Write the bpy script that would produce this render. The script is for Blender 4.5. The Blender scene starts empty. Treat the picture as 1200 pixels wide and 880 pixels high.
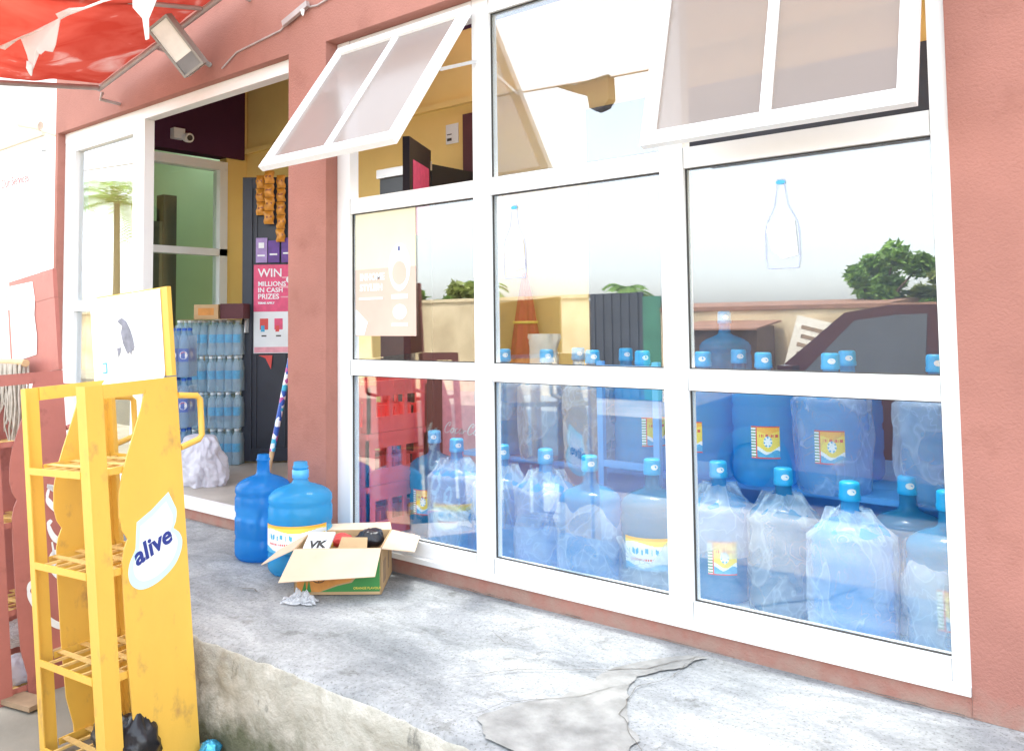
import bpy, math, random
from mathutils import Vector, Matrix, noise
SC = bpy.context.scene
COL = SC.collection
PI = math.pi
R = math.radians
random.seed(7)

# ------------------------------------------------------------------ helpers
class MB:
    """collects faces of one mesh"""
    def __init__(self):
        self.v = []; self.f = []; self.m = []; self.s = []
    def add(self, vs, fs, m=0, smooth=False):
        b = len(self.v); self.v += [tuple(p) for p in vs]
        for f in fs:
            self.f.append(tuple(b + i for i in f)); self.m.append(m); self.s.append(smooth)
    def face(self, pts, m=0): self.add(pts, [tuple(range(len(pts)))], m)
    def hexa(self, p, m=0):
        self.add(p, [(0,3,2,1),(4,5,6,7),(0,1,5,4),(1,2,6,5),(2,3,7,6),(3,0,4,7)], m)
    def box(self, lo, hi, m=0, M=None):
        x0,y0,z0 = lo; x1,y1,z1 = hi
        p = [Vector(q) for q in ((x0,y0,z0),(x1,y0,z0),(x1,y1,z0),(x0,y1,z0),(x0,y0,z1),(x1,y0,z1),(x1,y1,z1),(x0,y1,z1))]
        if M is not None: p = [M @ q for q in p]
        self.hexa(p, m)
    def bar(self, a, b, w, t, m=0, up=(0,0,1)):
        a = Vector(a); b = Vector(b); d = (b-a).normalized(); up = Vector(up)
        s = d.cross(up)
        if s.length < 1e-4: s = d.cross(Vector((1,0,0)))
        s.normalize(); n = s.cross(d).normalized()
        s *= w/2; n *= t/2
        self.hexa([a-s-n, a+s-n, a+s+n, a-s+n, b-s-n, b+s-n, b+s+n, b-s+n], m)
    def tube(self, pts, r, n=10, m=0, cap=True):
        pts = [Vector(p) for p in pts]; rings = []
        prev = None
        for i, p in enumerate(pts):
            d = (pts[min(i+1, len(pts)-1)] - pts[max(i-1, 0)]).normalized()
            if prev is None:
                a = d.cross(Vector((0,0,1)))
                if a.length < 1e-3: a = d.cross(Vector((1,0,0)))
            else: a = prev - d*prev.dot(d)
            a.normalize(); prev = a; b = d.cross(a)
            rr = r[i] if isinstance(r, (list, tuple)) else r
            rings.append([p + (a*math.cos(2*PI*k/n) + b*math.sin(2*PI*k/n))*rr for k in range(n)])
        vs = [q for ring in rings for q in ring]
        fs = [(i*n+k, i*n+(k+1)%n, (i+1)*n+(k+1)%n, (i+1)*n+k) for i in range(len(rings)-1) for k in range(n)]
        self.add(vs, fs, m, True)
        if cap:
            self.add(rings[0], [tuple(range(n))[::-1]], m); self.add(rings[-1], [tuple(range(n))], m)
    def lathe(self, prof, n=32, m=0, c=(0,0,0), cap0=True, cap1=True, fn=None):
        vs = []
        for (r, z) in prof:
            for k in range(n):
                a = 2*PI*k/n
                rr, zz = (r, z) if fn is None else fn(r, z, a)
                vs.append((c[0]+rr*math.cos(a), c[1]+rr*math.sin(a), c[2]+zz))
        fs = [(i*n+k, i*n+(k+1)%n, (i+1)*n+(k+1)%n, (i+1)*n+k) for i in range(len(prof)-1) for k in range(n)]
        self.add(vs, fs, m, True)
        if cap0: self.add(vs[:n], [tuple(range(n))[::-1]], m)
        if cap1: self.add(vs[-n:], [tuple(range(n))], m)
    def prism(self, poly, o, u, v, t, m=0):
        """poly in the (u,v) plane at o, thickness t along u x v"""
        o = Vector(o); u = Vector(u); v = Vector(v); w = u.cross(v).normalized()*t
        a = [o + u*x + v*y for x, y in poly]; b = [p + w for p in a]; n = len(a)
        area = sum(poly[i][0]*poly[(i+1) % n][1] - poly[(i+1) % n][0]*poly[i][1] for i in range(n))
        if area < 0: a.reverse(); b.reverse()
        self.add(a + b, [tuple(range(n))[::-1], tuple(range(n, 2*n))] + [(i, (i+1) % n, n+(i+1) % n, n+i) for i in range(n)], m)
    def grid(self, fn, nu, nv, m=0, smooth=True, mf=None):
        vs = [fn(i/nu, j/nv) for j in range(nv+1) for i in range(nu+1)]
        b = len(self.v); self.v += [tuple(p) for p in vs]
        for j in range(nv):
            for i in range(nu):
                a = b + j*(nu+1)+i
                self.f.append((a, a+1, a+nu+2, a+nu+1)); self.m.append(mf(i, j) if mf else m); self.s.append(smooth)
    def text(self, s, size, o, u, v, m=0, ext=.0008, shear=0, bold=0, align='LEFT'):
        c = bpy.data.curves.new('lettering_source', 'FONT'); c.body = s; c.size = size; c.shear = shear; c.offset = bold
        c.extrude = ext; c.align_x = align; c.resolution_u = 3
        ob = bpy.data.objects.new('lettering_source', c); COL.objects.link(ob)
        bpy.context.view_layer.update()
        me = bpy.data.meshes.new_from_object(ob)
        o = Vector(o); u = Vector(u).normalized(); v = Vector(v).normalized(); w = u.cross(v)
        self.add([o + u*p.co.x + v*p.co.y + w*(p.co.z+ext) for p in me.vertices], [tuple(p.vertices) for p in me.polygons], m)
        bpy.data.objects.remove(ob); bpy.data.meshes.remove(me); bpy.data.curves.remove(c)
    def build(self, name, mats, parent=None, world=True, link=True):
        me = bpy.data.meshes.new(name); me.from_pydata(self.v, [], self.f)
        if not isinstance(mats, (list, tuple)): mats = [mats]
        for x in mats: me.materials.append(x)
        me.polygons.foreach_set('material_index', self.m)
        me.polygons.foreach_set('use_smooth', self.s)
        me.update()
        o = bpy.data.objects.new(name, me); COL.objects.link(o)
        if parent is not None:
            o.parent = parent
            if world: o.location = -wt(parent)
        return o

def wt(o):
    t = Vector((0,0,0))
    while o is not None: t += o.location; o = o.parent
    return t
def tag(o, label, cat, group=None):
    o['label'] = label; o['category'] = cat
    if group: o['group'] = group
    return o
def empty(name, label, cat, loc=(0,0,0), group=None):
    o = bpy.data.objects.new(name, None); COL.objects.link(o); o.location = loc; o.empty_display_size = .1
    return tag(o, label, cat, group)
def copy_tree(o, parent=None):
    c = o.copy(); COL.objects.link(c)
    if parent is not None: c.parent = parent
    for ch in list(o.children): copy_tree(ch, c)
    return c
def nz(x, y, z): return noise.noise(Vector((x, y, z)))

# ------------------------------------------------------------------ materials
def mat(name):
    m = bpy.data.materials.new(name); m.use_nodes = True
    nt = m.node_tree; nt.nodes.clear()
    out = nt.nodes.new('ShaderNodeOutputMaterial')
    return m, nt, out
def N(nt, t, **k):
    n = nt.nodes.new(t)
    for a, b in k.items():
        if hasattr(n, a): setattr(n, a, b)
        else: n.inputs[a.replace('_', ' ')].default_value = b
    return n
def ramp(nt, src, stops):
    r = nt.nodes.new('ShaderNodeValToRGB'); e = r.color_ramp.elements
    while len(e) < len(stops): e.new(.5)
    for i, (p, c) in enumerate(stops):
        e[i].position = p; e[i].color = (*c, 1) if len(c) == 3 else c
    nt.links.new(src, r.inputs[0]); return r
def P(name, col, rough=.6, metal=0, spec=.5, var=.12, scale=8, bump=0, bscale=60, var2=None, trans=0):
    """principled with noise mottling of the base colour and a fine bump"""
    m, nt, out = mat(name)
    b = nt.nodes.new('ShaderNodeBsdfPrincipled')
    b.inputs['Roughness'].default_value = rough; b.inputs['Metallic'].default_value = metal
    b.inputs['Specular IOR Level'].default_value = spec
    tc = nt.nodes.new('ShaderNodeTexCoord')
    n1 = N(nt, 'ShaderNodeTexNoise'); n1.inputs['Scale'].default_value = scale; n1.inputs['Detail'].default_value = 6
    nt.links.new(tc.outputs['Object'], n1.inputs['Vector'])
    lo = tuple(max(0, c*(1-var)) for c in col); hi = tuple(min(1, c*(1+var)) for c in col)
    if var2: lo = var2
    r = ramp(nt, n1.outputs[0], [(.3, lo), (.7, hi)])
    nt.links.new(r.outputs[0], b.inputs['Base Color'])
    if bump:
        n2 = N(nt, 'ShaderNodeTexNoise'); n2.inputs['Scale'].default_value = bscale; n2.inputs['Detail'].default_value = 4
        nt.links.new(tc.outputs['Object'], n2.inputs['Vector'])
        bp = N(nt, 'ShaderNodeBump'); bp.inputs['Strength'].default_value = bump; bp.inputs['Distance'].default_value = .01
        nt.links.new(n2.outputs[0], bp.inputs['Height']); nt.links.new(bp.outputs[0], b.inputs['Normal'])
    sh = b.outputs[0]
    if trans:
        t = N(nt, 'ShaderNodeBsdfTranslucent'); nt.links.new(r.outputs[0], t.inputs['Color'])
        mx = N(nt, 'ShaderNodeMixShader'); mx.inputs[0].default_value = trans
        nt.links.new(sh, mx.inputs[1]); nt.links.new(t.outputs[0], mx.inputs[2]); sh = mx.outputs[0]
    nt.links.new(sh, out.inputs[0]); return m

def glass(name, tint=(.92,.97,1), base=.10, dust=0, dustcol=(.8,.78,.75), rough=0.0):
    m, nt, out = mat(name)
    t = N(nt, 'ShaderNodeBsdfTransparent'); t.inputs[0].default_value = (*tint, 1)
    g = N(nt, 'ShaderNodeBsdfGlossy'); g.inputs['Roughness'].default_value = rough; g.inputs['Color'].default_value = (1,1,1,1)
    lw = N(nt, 'ShaderNodeLayerWeight'); lw.inputs['Blend'].default_value = .5
    pw = N(nt, 'ShaderNodeMath', operation='POWER'); pw.inputs[1].default_value = 4; nt.links.new(lw.outputs['Facing'], pw.inputs[0])
    ma = N(nt, 'ShaderNodeMath', operation='MULTIPLY_ADD'); ma.inputs[1].default_value = 1-base; ma.inputs[2].default_value = base
    nt.links.new(pw.outputs[0], ma.inputs[0])
    mx = N(nt, 'ShaderNodeMixShader'); nt.links.new(ma.outputs[0], mx.inputs[0])
    nt.links.new(t.outputs[0], mx.inputs[1]); nt.links.new(g.outputs[0], mx.inputs[2])
    sh = mx.outputs[0]
    if dust:
        tc = nt.nodes.new('ShaderNodeTexCoord')
        n1 = N(nt, 'ShaderNodeTexNoise'); n1.inputs['Scale'].default_value = 1.3; n1.inputs['Detail'].default_value = 3
        nt.links.new(tc.outputs['Object'], n1.inputs['Vector'])
        r = ramp(nt, n1.outputs[0], [(.25, (dust*.85,)*3), (.8, (min(1, dust*1.12),)*3)])
        d = N(nt, 'ShaderNodeBsdfDiffuse'); d.inputs[0].default_value = (*dustcol, 1)
        tl = N(nt, 'ShaderNodeBsdfTranslucent'); tl.inputs[0].default_value = (*dustcol, 1)
        m1 = N(nt, 'ShaderNodeMixShader'); m1.inputs[0].default_value = .5
        nt.links.new(d.outputs[0], m1.inputs[1]); nt.links.new(tl.outputs[0], m1.inputs[2])
        m2 = N(nt, 'ShaderNodeMixShader'); nt.links.new(r.outputs[0], m2.inputs[0])
        nt.links.new(sh, m2.inputs[1]); nt.links.new(m1.outputs[0], m2.inputs[2]); sh = m2.outputs[0]
    nt.links.new(sh, out.inputs[0]); return m

def plastic(name, col, tint, tr=.35, tl=.3, rough=.12, bump=0, bscale=20, edge=0, vary=0):
    """see-through plastic: transparent + translucent + glossy diffuse"""
    m, nt, out = mat(name)
    b = nt.nodes.new('ShaderNodeBsdfPrincipled'); b.inputs['Base Color'].default_value = (*col, 1); b.inputs['Roughness'].default_value = rough
    t = N(nt, 'ShaderNodeBsdfTransparent'); t.inputs[0].default_value = (*tint, 1)
    l = N(nt, 'ShaderNodeBsdfTranslucent'); l.inputs[0].default_value = (*col, 1)
    if bump:
        tc = nt.nodes.new('ShaderNodeTexCoord')
        mp = N(nt, 'ShaderNodeMapping'); mp.inputs['Scale'].default_value = (1, 1, .9); mp.inputs['Rotation'].default_value = (.6, .5, .2)
        nt.links.new(tc.outputs['Object'], mp.inputs[0])
        n2 = N(nt, 'ShaderNodeTexNoise'); n2.inputs['Scale'].default_value = bscale; n2.inputs['Detail'].default_value = 5; n2.inputs['Distortion'].default_value = 1.5
        nt.links.new(mp.outputs[0], n2.inputs['Vector'])
        bp = N(nt, 'ShaderNodeBump'); bp.inputs['Strength'].default_value = bump; bp.inputs['Distance'].default_value = .03
        nt.links.new(n2.outputs[0], bp.inputs['Height']); nt.links.new(bp.outputs[0], b.inputs['Normal'])
    if vary:
        oi = nt.nodes.new('ShaderNodeObjectInfo')
        for dst, c in ((b.inputs['Base Color'], col), (l.inputs[0], col), (t.inputs[0], tint)):
            rr = ramp(nt, oi.outputs['Random'], [(0, tuple(x*(1-vary) for x in c)), (.5, c), (1, tuple(min(1, x*(1-vary*.2)+vary*.16) for x in c))]); nt.links.new(rr.outputs[0], dst)
    m1 = N(nt, 'ShaderNodeMixShader'); m1.inputs[0].default_value = tl
    nt.links.new(b.outputs[0], m1.inputs[1]); nt.links.new(l.outputs[0], m1.inputs[2])
    m2 = N(nt, 'ShaderNodeMixShader'); m2.inputs[0].default_value = tr
    if edge:
        lw = N(nt, 'ShaderNodeLayerWeight'); lw.inputs['Blend'].default_value = .4
        if bump: nt.links.new(bp.outputs[0], lw.inputs['Normal'])
        mm = N(nt, 'ShaderNodeMath', operation='MULTIPLY_ADD'); mm.inputs[1].default_value = -edge; mm.inputs[2].default_value = tr
        mm.use_clamp = True
        nt.links.new(lw.outputs['Facing'], mm.inputs[0]); nt.links.new(mm.outputs[0], m2.inputs[0])
    nt.links.new(m1.outputs[0], m2.inputs[1]); nt.links.new(t.outputs[0], m2.inputs[2])
    nt.links.new(m2.outputs[0], out.inputs[0]); return m

def worn(name, col, spots, rough=.6, spec=.4, bump=.1, bscale=60, blot=.12, blot_scale=1.6, spot_scale=14, spot_lo=.62, spot_hi=.68, spot_amt=.8, splash=None, streak=1.0):
    """paint with broad blotches, small worn spots and, if asked, a splash line near the ground"""
    m, nt, out = mat(name)
    b = nt.nodes.new('ShaderNodeBsdfPrincipled'); b.inputs['Roughness'].default_value = rough; b.inputs['Specular IOR Level'].default_value = spec
    tc = nt.nodes.new('ShaderNodeTexCoord')
    def noi(scale, det, sc=(1,1,1)):
        mp = N(nt, 'ShaderNodeMapping'); mp.inputs['Scale'].default_value = sc; nt.links.new(tc.outputs['Object'], mp.inputs[0])
        n = N(nt, 'ShaderNodeTexNoise'); n.inputs['Scale'].default_value = scale; n.inputs['Detail'].default_value = det; n.inputs['Roughness'].default_value = .62
        nt.links.new(mp.outputs[0], n.inputs['Vector']); return n.outputs[0]
    a = noi(blot_scale, 7, (1,1,streak))
    r = ramp(nt, a, [(.3, tuple(c*(1-blot) for c in col)), (.55, col), (.75, tuple(min(1, c*(1+blot)) for c in col))])
    col_ = r.outputs[0]
    sp_ = ramp(nt, noi(spot_scale, 8, (1,1,streak)), [(spot_lo, (0,0,0)), (spot_hi, (spot_amt,)*3)])
    mx = N(nt, 'ShaderNodeMix', data_type='RGBA'); nt.links.new(sp_.outputs[0], mx.inputs[0]); nt.links.new(col_, mx.inputs[6]); mx.inputs[7].default_value = (*spots, 1); col_ = mx.outputs[2]
    if splash:
        sx = N(nt, 'ShaderNodeSeparateXYZ'); nt.links.new(tc.outputs['Object'], sx.inputs[0])
        hm = N(nt, 'ShaderNodeMath', operation='MULTIPLY_ADD'); hm.inputs[1].default_value = -3.2; hm.inputs[2].default_value = .42; nt.links.new(sx.outputs['Z'], hm.inputs[0])
        sm = N(nt, 'ShaderNodeMath', operation='ADD'); nt.links.new(hm.outputs[0], sm.inputs[0]); nt.links.new(noi(12, 8), sm.inputs[1])
        sr = ramp(nt, sm.outputs[0], [(.62, (0,0,0)), (.95, (.7,.7,.7))])
        m2 = N(nt, 'ShaderNodeMix', data_type='RGBA'); nt.links.new(sr.outputs[0], m2.inputs[0]); nt.links.new(col_, m2.inputs[6]); m2.inputs[7].default_value = (*splash, 1); col_ = m2.outputs[2]
    nt.links.new(col_, b.inputs['Base Color'])
    bp = N(nt, 'ShaderNodeBump'); bp.inputs['Strength'].default_value = bump; bp.inputs['Distance'].default_value = .01
    nt.links.new(noi(bscale, 5), bp.inputs['Height']); nt.links.new(bp.outputs[0], b.inputs['Normal'])
    nt.links.new(b.outputs[0], out.inputs[0]); return m
TERRA = worn('terracotta_stucco', (.385,.172,.135), (.27,.115,.085), .88, .2, .5, 110, .18, 1.1, 5, .56, .74, .55, splash=(.36,.26,.21))
WHITE = worn('white_frame_paint', (.84,.84,.83), (.55,.52,.47), .35, .5, .03, 40, .03, 3, 9, .66, .80, .45)
YELLOW = P('yellow_wall_paint', (.86,.64,.24), .8, spec=.2, var=.06, scale=2)
PURPLE = P('purple_paint', (.075,.022,.05), .8, spec=.2, var=.1, scale=2)
GREEN = P('green_wall_paint', (.50,.62,.40), .8, spec=.2, var=.06, scale=2)
FLOORM = P('beige_floor_tile', (.42,.38,.33), .5, var=.15, scale=6)
CEIL = P('ceiling_paint', (.5,.42,.36), .9, var=.05)
NEIGH = P('white_wall_paint', (.82,.82,.80), .8, var=.04, scale=2, bump=.1)
RACKY = worn('yellow_rack_enamel', (.78,.46,.075), (.40,.22,.08), .42, .45, .10, 25, .13, 1.8, 13, .57, .72, .75, streak=.6)
RACKR = worn('red_rack_enamel', (.45,.155,.125), (.26,.09,.07), .5, .4, .08, 30, .15, 4, 11, .58, .70, .6)
GRATE = P('worn_grate_metal', (.70,.46,.16), .5, var=.2, scale=20)
BOARDW = P('white_board', (.86,.87,.86), .4, var=.03, scale=4)
GREY = P('grey_torn_paper', (.22,.22,.26), .8, var=.25, scale=30)
NAVY = P('navy_print', (.02,.035,.22), .5, var=.05)
CYAN = P('pale_cyan_print', (.55,.80,.78), .45, var=.04)
PALE = P('paler_cyan_print', (.74,.88,.86), .45, var=.03)
CAPB = P('blue_cap_plastic', (.005,.40,.74), .35, var=.05)
COLLAR = P('pale_blue_collar', (.10,.42,.80), .35, var=.05)
OVAL = P('white_print', (.85,.87,.88), .5, var=.02)
LORANGE = P('label_orange', (.85,.45,.06), .5, var=.05)
LWHITE = P('label_white', (.80,.84,.85), .5, var=.04)
LBLUE = P('label_blue', (.06,.40,.66), .5, var=.15, scale=60)
LRED = P('label_red', (.68,.07,.06), .5, var=.05)
LYELL = P('label_yellow', (.85,.66,.10), .5, var=.05)
CARD = P('brown_cardboard', (.52,.35,.19), .85, spec=.15, var=.10, scale=10, bump=.1)
CARDIN = P('pale_cardboard', (.66,.50,.36), .85, spec=.15, var=.06, scale=10)
BOXG = P('green_print', (.05,.24,.06), .7, var=.08)
BOXO = P('orange_print', (.62,.26,.06), .7, var=.12, scale=25)
DARKP = P('dark_print', (.05,.045,.04), .7, var=.1)
BLACKB = P('black_polythene', (.012,.012,.016), .28, var=.2, bump=.25, bscale=30)
CRATE = P('red_crate_plastic', (.94,.13,.12), .4, var=.08, scale=5)
DOORM = P('dark_blue_steel', (.022,.028,.045), .45, var=.2, scale=5)
FRIDGE = P('black_fridge_steel', (.012,.014,.022), .3, var=.1)
SILVER = P('silver_trim', (.6,.6,.6), .35, metal=.8, var=.05)
PINK = P('pink_print', (.72,.08,.19), .5, var=.12, scale=25)
PINKL = P('pale_pink_print', (.80,.36,.42), .5, var=.12, scale=30)
VIOLET = P('violet_print', (.11,.03,.26), .45, var=.2, scale=20)
LILAC = P('lilac_print', (.36,.25,.52), .5, var=.15, scale=20)
LILACL = P('pale_lilac_print', (.42,.45,.72), .5, var=.05)
SACHET = P('orange_foil', (.62,.26,.03), .3, metal=.15, var=.18, scale=30, bump=.4, bscale=40)
SACHETB = P('brown_foil_print', (.28,.08,.02), .35, var=.15)
METAL = P('grey_painted_pipe', (.42,.36,.34), .5, metal=.3, var=.12, scale=15)
LAMPH = P('grey_lamp_housing', (.30,.29,.26), .45, var=.08)
LAMPL = P('lamp_lens', (.80,.80,.72), .25, var=.06, scale=20)
LAMPD = P('lamp_driver_cover', (.22,.22,.22), .4, var=.15)
CLOTHW = P('white_rag_cloth', (.86,.85,.83), .9, var=.05, trans=.5)
STRAND = P('grey_mop_strands', (.50,.45,.38), .95, var=.2, scale=40)
STICKW = P('pale_wood_stick', (.55,.38,.20), .7, var=.15, scale=20)
ASPH = P('car_tyre_rubber', (.02,.02,.02), .8)
CARP = P('dark_red_car_paint', (.085,.034,.032), .25, spec=.6, var=.05)
CARG = P('car_window_glass', (.12,.13,.14), .08, spec=.6, var=.05)
WALLO = P('weathered_cream_plaster', (.70,.57,.37), .9, spec=.1, var=.2, scale=1.3, bump=.3, bscale=8, var2=(.46,.35,.21))
ROOFM = P('rusty_roof_sheet', (.32,.17,.11), .8, var=.2, scale=3)
DARKG = P('dark_gate_sheet', (.06,.065,.075), .6, var=.2, scale=3)
GREENG = P('green_gate_sheet', (.06,.22,.13), .6, var=.15, scale=3)
SIGNC = P('cream_sign', (.78,.72,.60), .7, var=.06)
LEAF = P('leaf_green', (.19,.33,.06), .6, var=.45, scale=2.5, trans=.35)
LEAFY = P('dry_leaf_green', (.32,.37,.10), .6, var=.4, scale=2.5, trans=.35)
BARK = P('bark_brown', (.14,.09,.06), .9, var=.25, scale=12)
UMBR = P('red_umbrella_cloth', (.50,.07,.05), .85, var=.15, scale=8)
MAROON = P('maroon_board', (.10,.03,.035), .7, var=.1)
CRACKM = P('crack_dirt', (.16,.145,.125), .95, var=.3, scale=30)
PAPERY = P('pale_yellow_print', (.74,.70,.50), .6, var=.03)
PAPERO = P('pale_orange_print', (.68,.47,.38), .6, var=.05)
PCAMW = P('camera_white', (.8,.8,.78), .4, var=.03)
STANDB = P('blue_stand_plastic', (.10,.36,.72), .4, var=.1, scale=4)
SUITE = P('plank_wood', (.30,.20,.12), .8, var=.25, scale=12)
FOILB = P('blue_foil', (.05,.30,.50), .25, metal=.5, var=.3, scale=30, bump=.5, bscale=30)

GLASS = glass('window_glass', (.94,.98,1.0), .135)
SASHG = glass('dusty_reflection_sash_glass', (.95,.95,.95), .04, dust=.58, dustcol=(.49,.42,.385), rough=.10)  # pinkish dust tone also imitates the awning's reflection
INGL = glass('inner_glass', (.9,.95,.92), .06)
JUG = plastic('blue_jug_plastic', (.055,.53,.92), (.64,.92,1.0), .46, .45, .09, vary=.28)
JUGD = plastic('deep_blue_jug_plastic', (.03,.34,.82), (.40,.76,1.0), .45, .42, .08)
PET = plastic('clear_water_bottle', (.70,.86,.95), (.82,.94,.99), .52, .40, .07)
def polythene(name, op=.14, cr=.17, scale=5.5):
    m, nt, out = mat(name)
    tc = nt.nodes.new('ShaderNodeTexCoord')
    oi = nt.nodes.new('ShaderNodeObjectInfo')
    ad0 = N(nt, 'ShaderNodeVectorMath', operation='MULTIPLY_ADD'); ad0.inputs[1].default_value = (1, 1, .75)
    cx_ = N(nt, 'ShaderNodeCombineXYZ'); ml = N(nt, 'ShaderNodeMath', operation='MULTIPLY'); ml.inputs[1].default_value = 40
    nt.links.new(oi.outputs['Random'], ml.inputs[0]); nt.links.new(ml.outputs[0], cx_.inputs[0]); nt.links.new(ml.outputs[0], cx_.inputs[2])
    nt.links.new(tc.outputs['Object'], ad0.inputs[0]); nt.links.new(cx_.outputs[0], ad0.inputs[2])
    def ridge(sc, dist, det):
        n = N(nt, 'ShaderNodeTexNoise'); n.inputs['Scale'].default_value = sc; n.inputs['Detail'].default_value = det; n.inputs['Distortion'].default_value = dist
        nt.links.new(ad0.outputs[0], n.inputs['Vector'])
        a = N(nt, 'ShaderNodeMath', operation='SUBTRACT'); a.inputs[1].default_value = .5; nt.links.new(n.outputs[0], a.inputs[0])
        c = N(nt, 'ShaderNodeMath', operation='ABSOLUTE'); nt.links.new(a.outputs[0], c.inputs[0]); return c, n
    r1, n1 = ridge(scale, .8, 1.5); r2, n2 = ridge(scale*2.3, 1.2, 1)
    l1 = ramp(nt, r1.outputs[0], [(0, (1,1,1)), (.022, (.25,.25,.25)), (.07, (0,0,0))])  # white crease highlights painted in as more opaque ridge lines
    l2 = ramp(nt, r2.outputs[0], [(0, (.8,.8,.8)), (.018, (.2,.2,.2)), (.05, (0,0,0))])
    br = ramp(nt, n1.outputs[0], [(.42, (0,0,0)), (.68, (.26,.26,.26))])
    lw = N(nt, 'ShaderNodeLayerWeight'); lw.inputs['Blend'].default_value = .3
    def mth(op, a, b):
        q = N(nt, 'ShaderNodeMath', operation=op)
        for k, x in enumerate((a, b)):
            if isinstance(x, (int, float)): q.inputs[k].default_value = x
            else: nt.links.new(x, q.inputs[k])
        return q.outputs[0]
    al = mth('ADD', mth('MULTIPLY', mth('ADD', l1.outputs[0], l2.outputs[0]), cr), op)
    al = mth('ADD', al, br.outputs[0]); al = mth('ADD', al, mth('MULTIPLY', lw.outputs['Facing'], .22))
    cl_ = N(nt, 'ShaderNodeClamp'); cl_.inputs['Max'].default_value = .92; nt.links.new(al, cl_.inputs[0])
    r3, n3 = ridge(scale*5, 1.5, 3)
    hgt = mth('ADD', mth('ADD', mth('MULTIPLY', r1.outputs[0], 1.0), mth('MULTIPLY', r2.outputs[0], .5)), mth('MULTIPLY', r3.outputs[0], .22))
    bp = N(nt, 'ShaderNodeBump'); bp.inputs['Strength'].default_value = .55; bp.inputs['Distance'].default_value = .05; bp.invert = True
    nt.links.new(hgt, bp.inputs['Height'])
    b = nt.nodes.new('ShaderNodeBsdfPrincipled'); b.inputs['Base Color'].default_value = (.74,.88,.97,1); b.inputs['Roughness'].default_value = .14
    nt.links.new(bp.outputs[0], b.inputs['Normal'])
    tl = N(nt, 'ShaderNodeBsdfTranslucent'); tl.inputs[0].default_value = (.75,.88,.97,1)
    m1 = N(nt, 'ShaderNodeMixShader'); m1.inputs[0].default_value = .3
    nt.links.new(b.outputs[0], m1.inputs[1]); nt.links.new(tl.outputs[0], m1.inputs[2])
    t = N(nt, 'ShaderNodeBsdfTransparent'); t.inputs[0].default_value = (.97,.99,1,1)
    m2 = N(nt, 'ShaderNodeMixShader'); nt.links.new(cl_.outputs[0], m2.inputs[0]); nt.links.new(t.outputs[0], m2.inputs[1]); nt.links.new(m1.outputs[0], m2.inputs[2])
    nt.links.new(m2.outputs[0], out.inputs[0]); return m
WRAP = polythene('clear_polythene')
SHRINK = plastic('shrink_film', (.82,.90,.96), (.97,.99,1), .84, .3, .12, bump=.5, bscale=14, edge=.4)
FILM = plastic('sticker_film', (.8,.85,.95), (1,1,1), .965, .3, .3)
BAGW = plastic('white_nylon', (.80,.80,.88), (1,1,1), .05, .35, .3, bump=.5, bscale=12)
CLEARB = plastic('clear_litter', (.88,.89,.91), (1,1,1), .62, .3, .12, bump=.8, bscale=25, edge=.6)
# awning cloth with pale streaks
def awning_cloth():
    m, nt, out = mat('red_awning_cloth')
    tc = nt.nodes.new('ShaderNodeTexCoord')
    mp = N(nt, 'ShaderNodeMapping'); mp.inputs['Scale'].default_value = (1.1, .8, 1); mp.inputs['Rotation'].default_value = (0, 0, .5)
    nt.links.new(tc.outputs['Object'], mp.inputs[0])
    n = N(nt, 'ShaderNodeTexNoise'); n.inputs['Scale'].default_value = 3.2; n.inputs['Detail'].default_value = 4; n.inputs['Distortion'].default_value = 1.2
    nt.links.new(mp.outputs[0], n.inputs['Vector'])
    r = ramp(nt, n.outputs[0], [(.35, (.48,.05,.03)), (.58, (.56,.09,.06)), (.74, (.70,.42,.36))])
    d = N(nt, 'ShaderNodeBsdfDiffuse'); t = N(nt, 'ShaderNodeBsdfTranslucent')
    nt.links.new(r.outputs[0], d.inputs[0]); nt.links.new(r.outputs[0], t.inputs[0])
    mx = N(nt, 'ShaderNodeMixShader'); mx.inputs[0].default_value = .32
    nt.links.new(d.outputs[0], mx.inputs[1]); nt.links.new(t.outputs[0], mx.inputs[2]); nt.links.new(mx.outputs[0], out.inputs[0])
    return m
AWN = awning_cloth()
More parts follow.
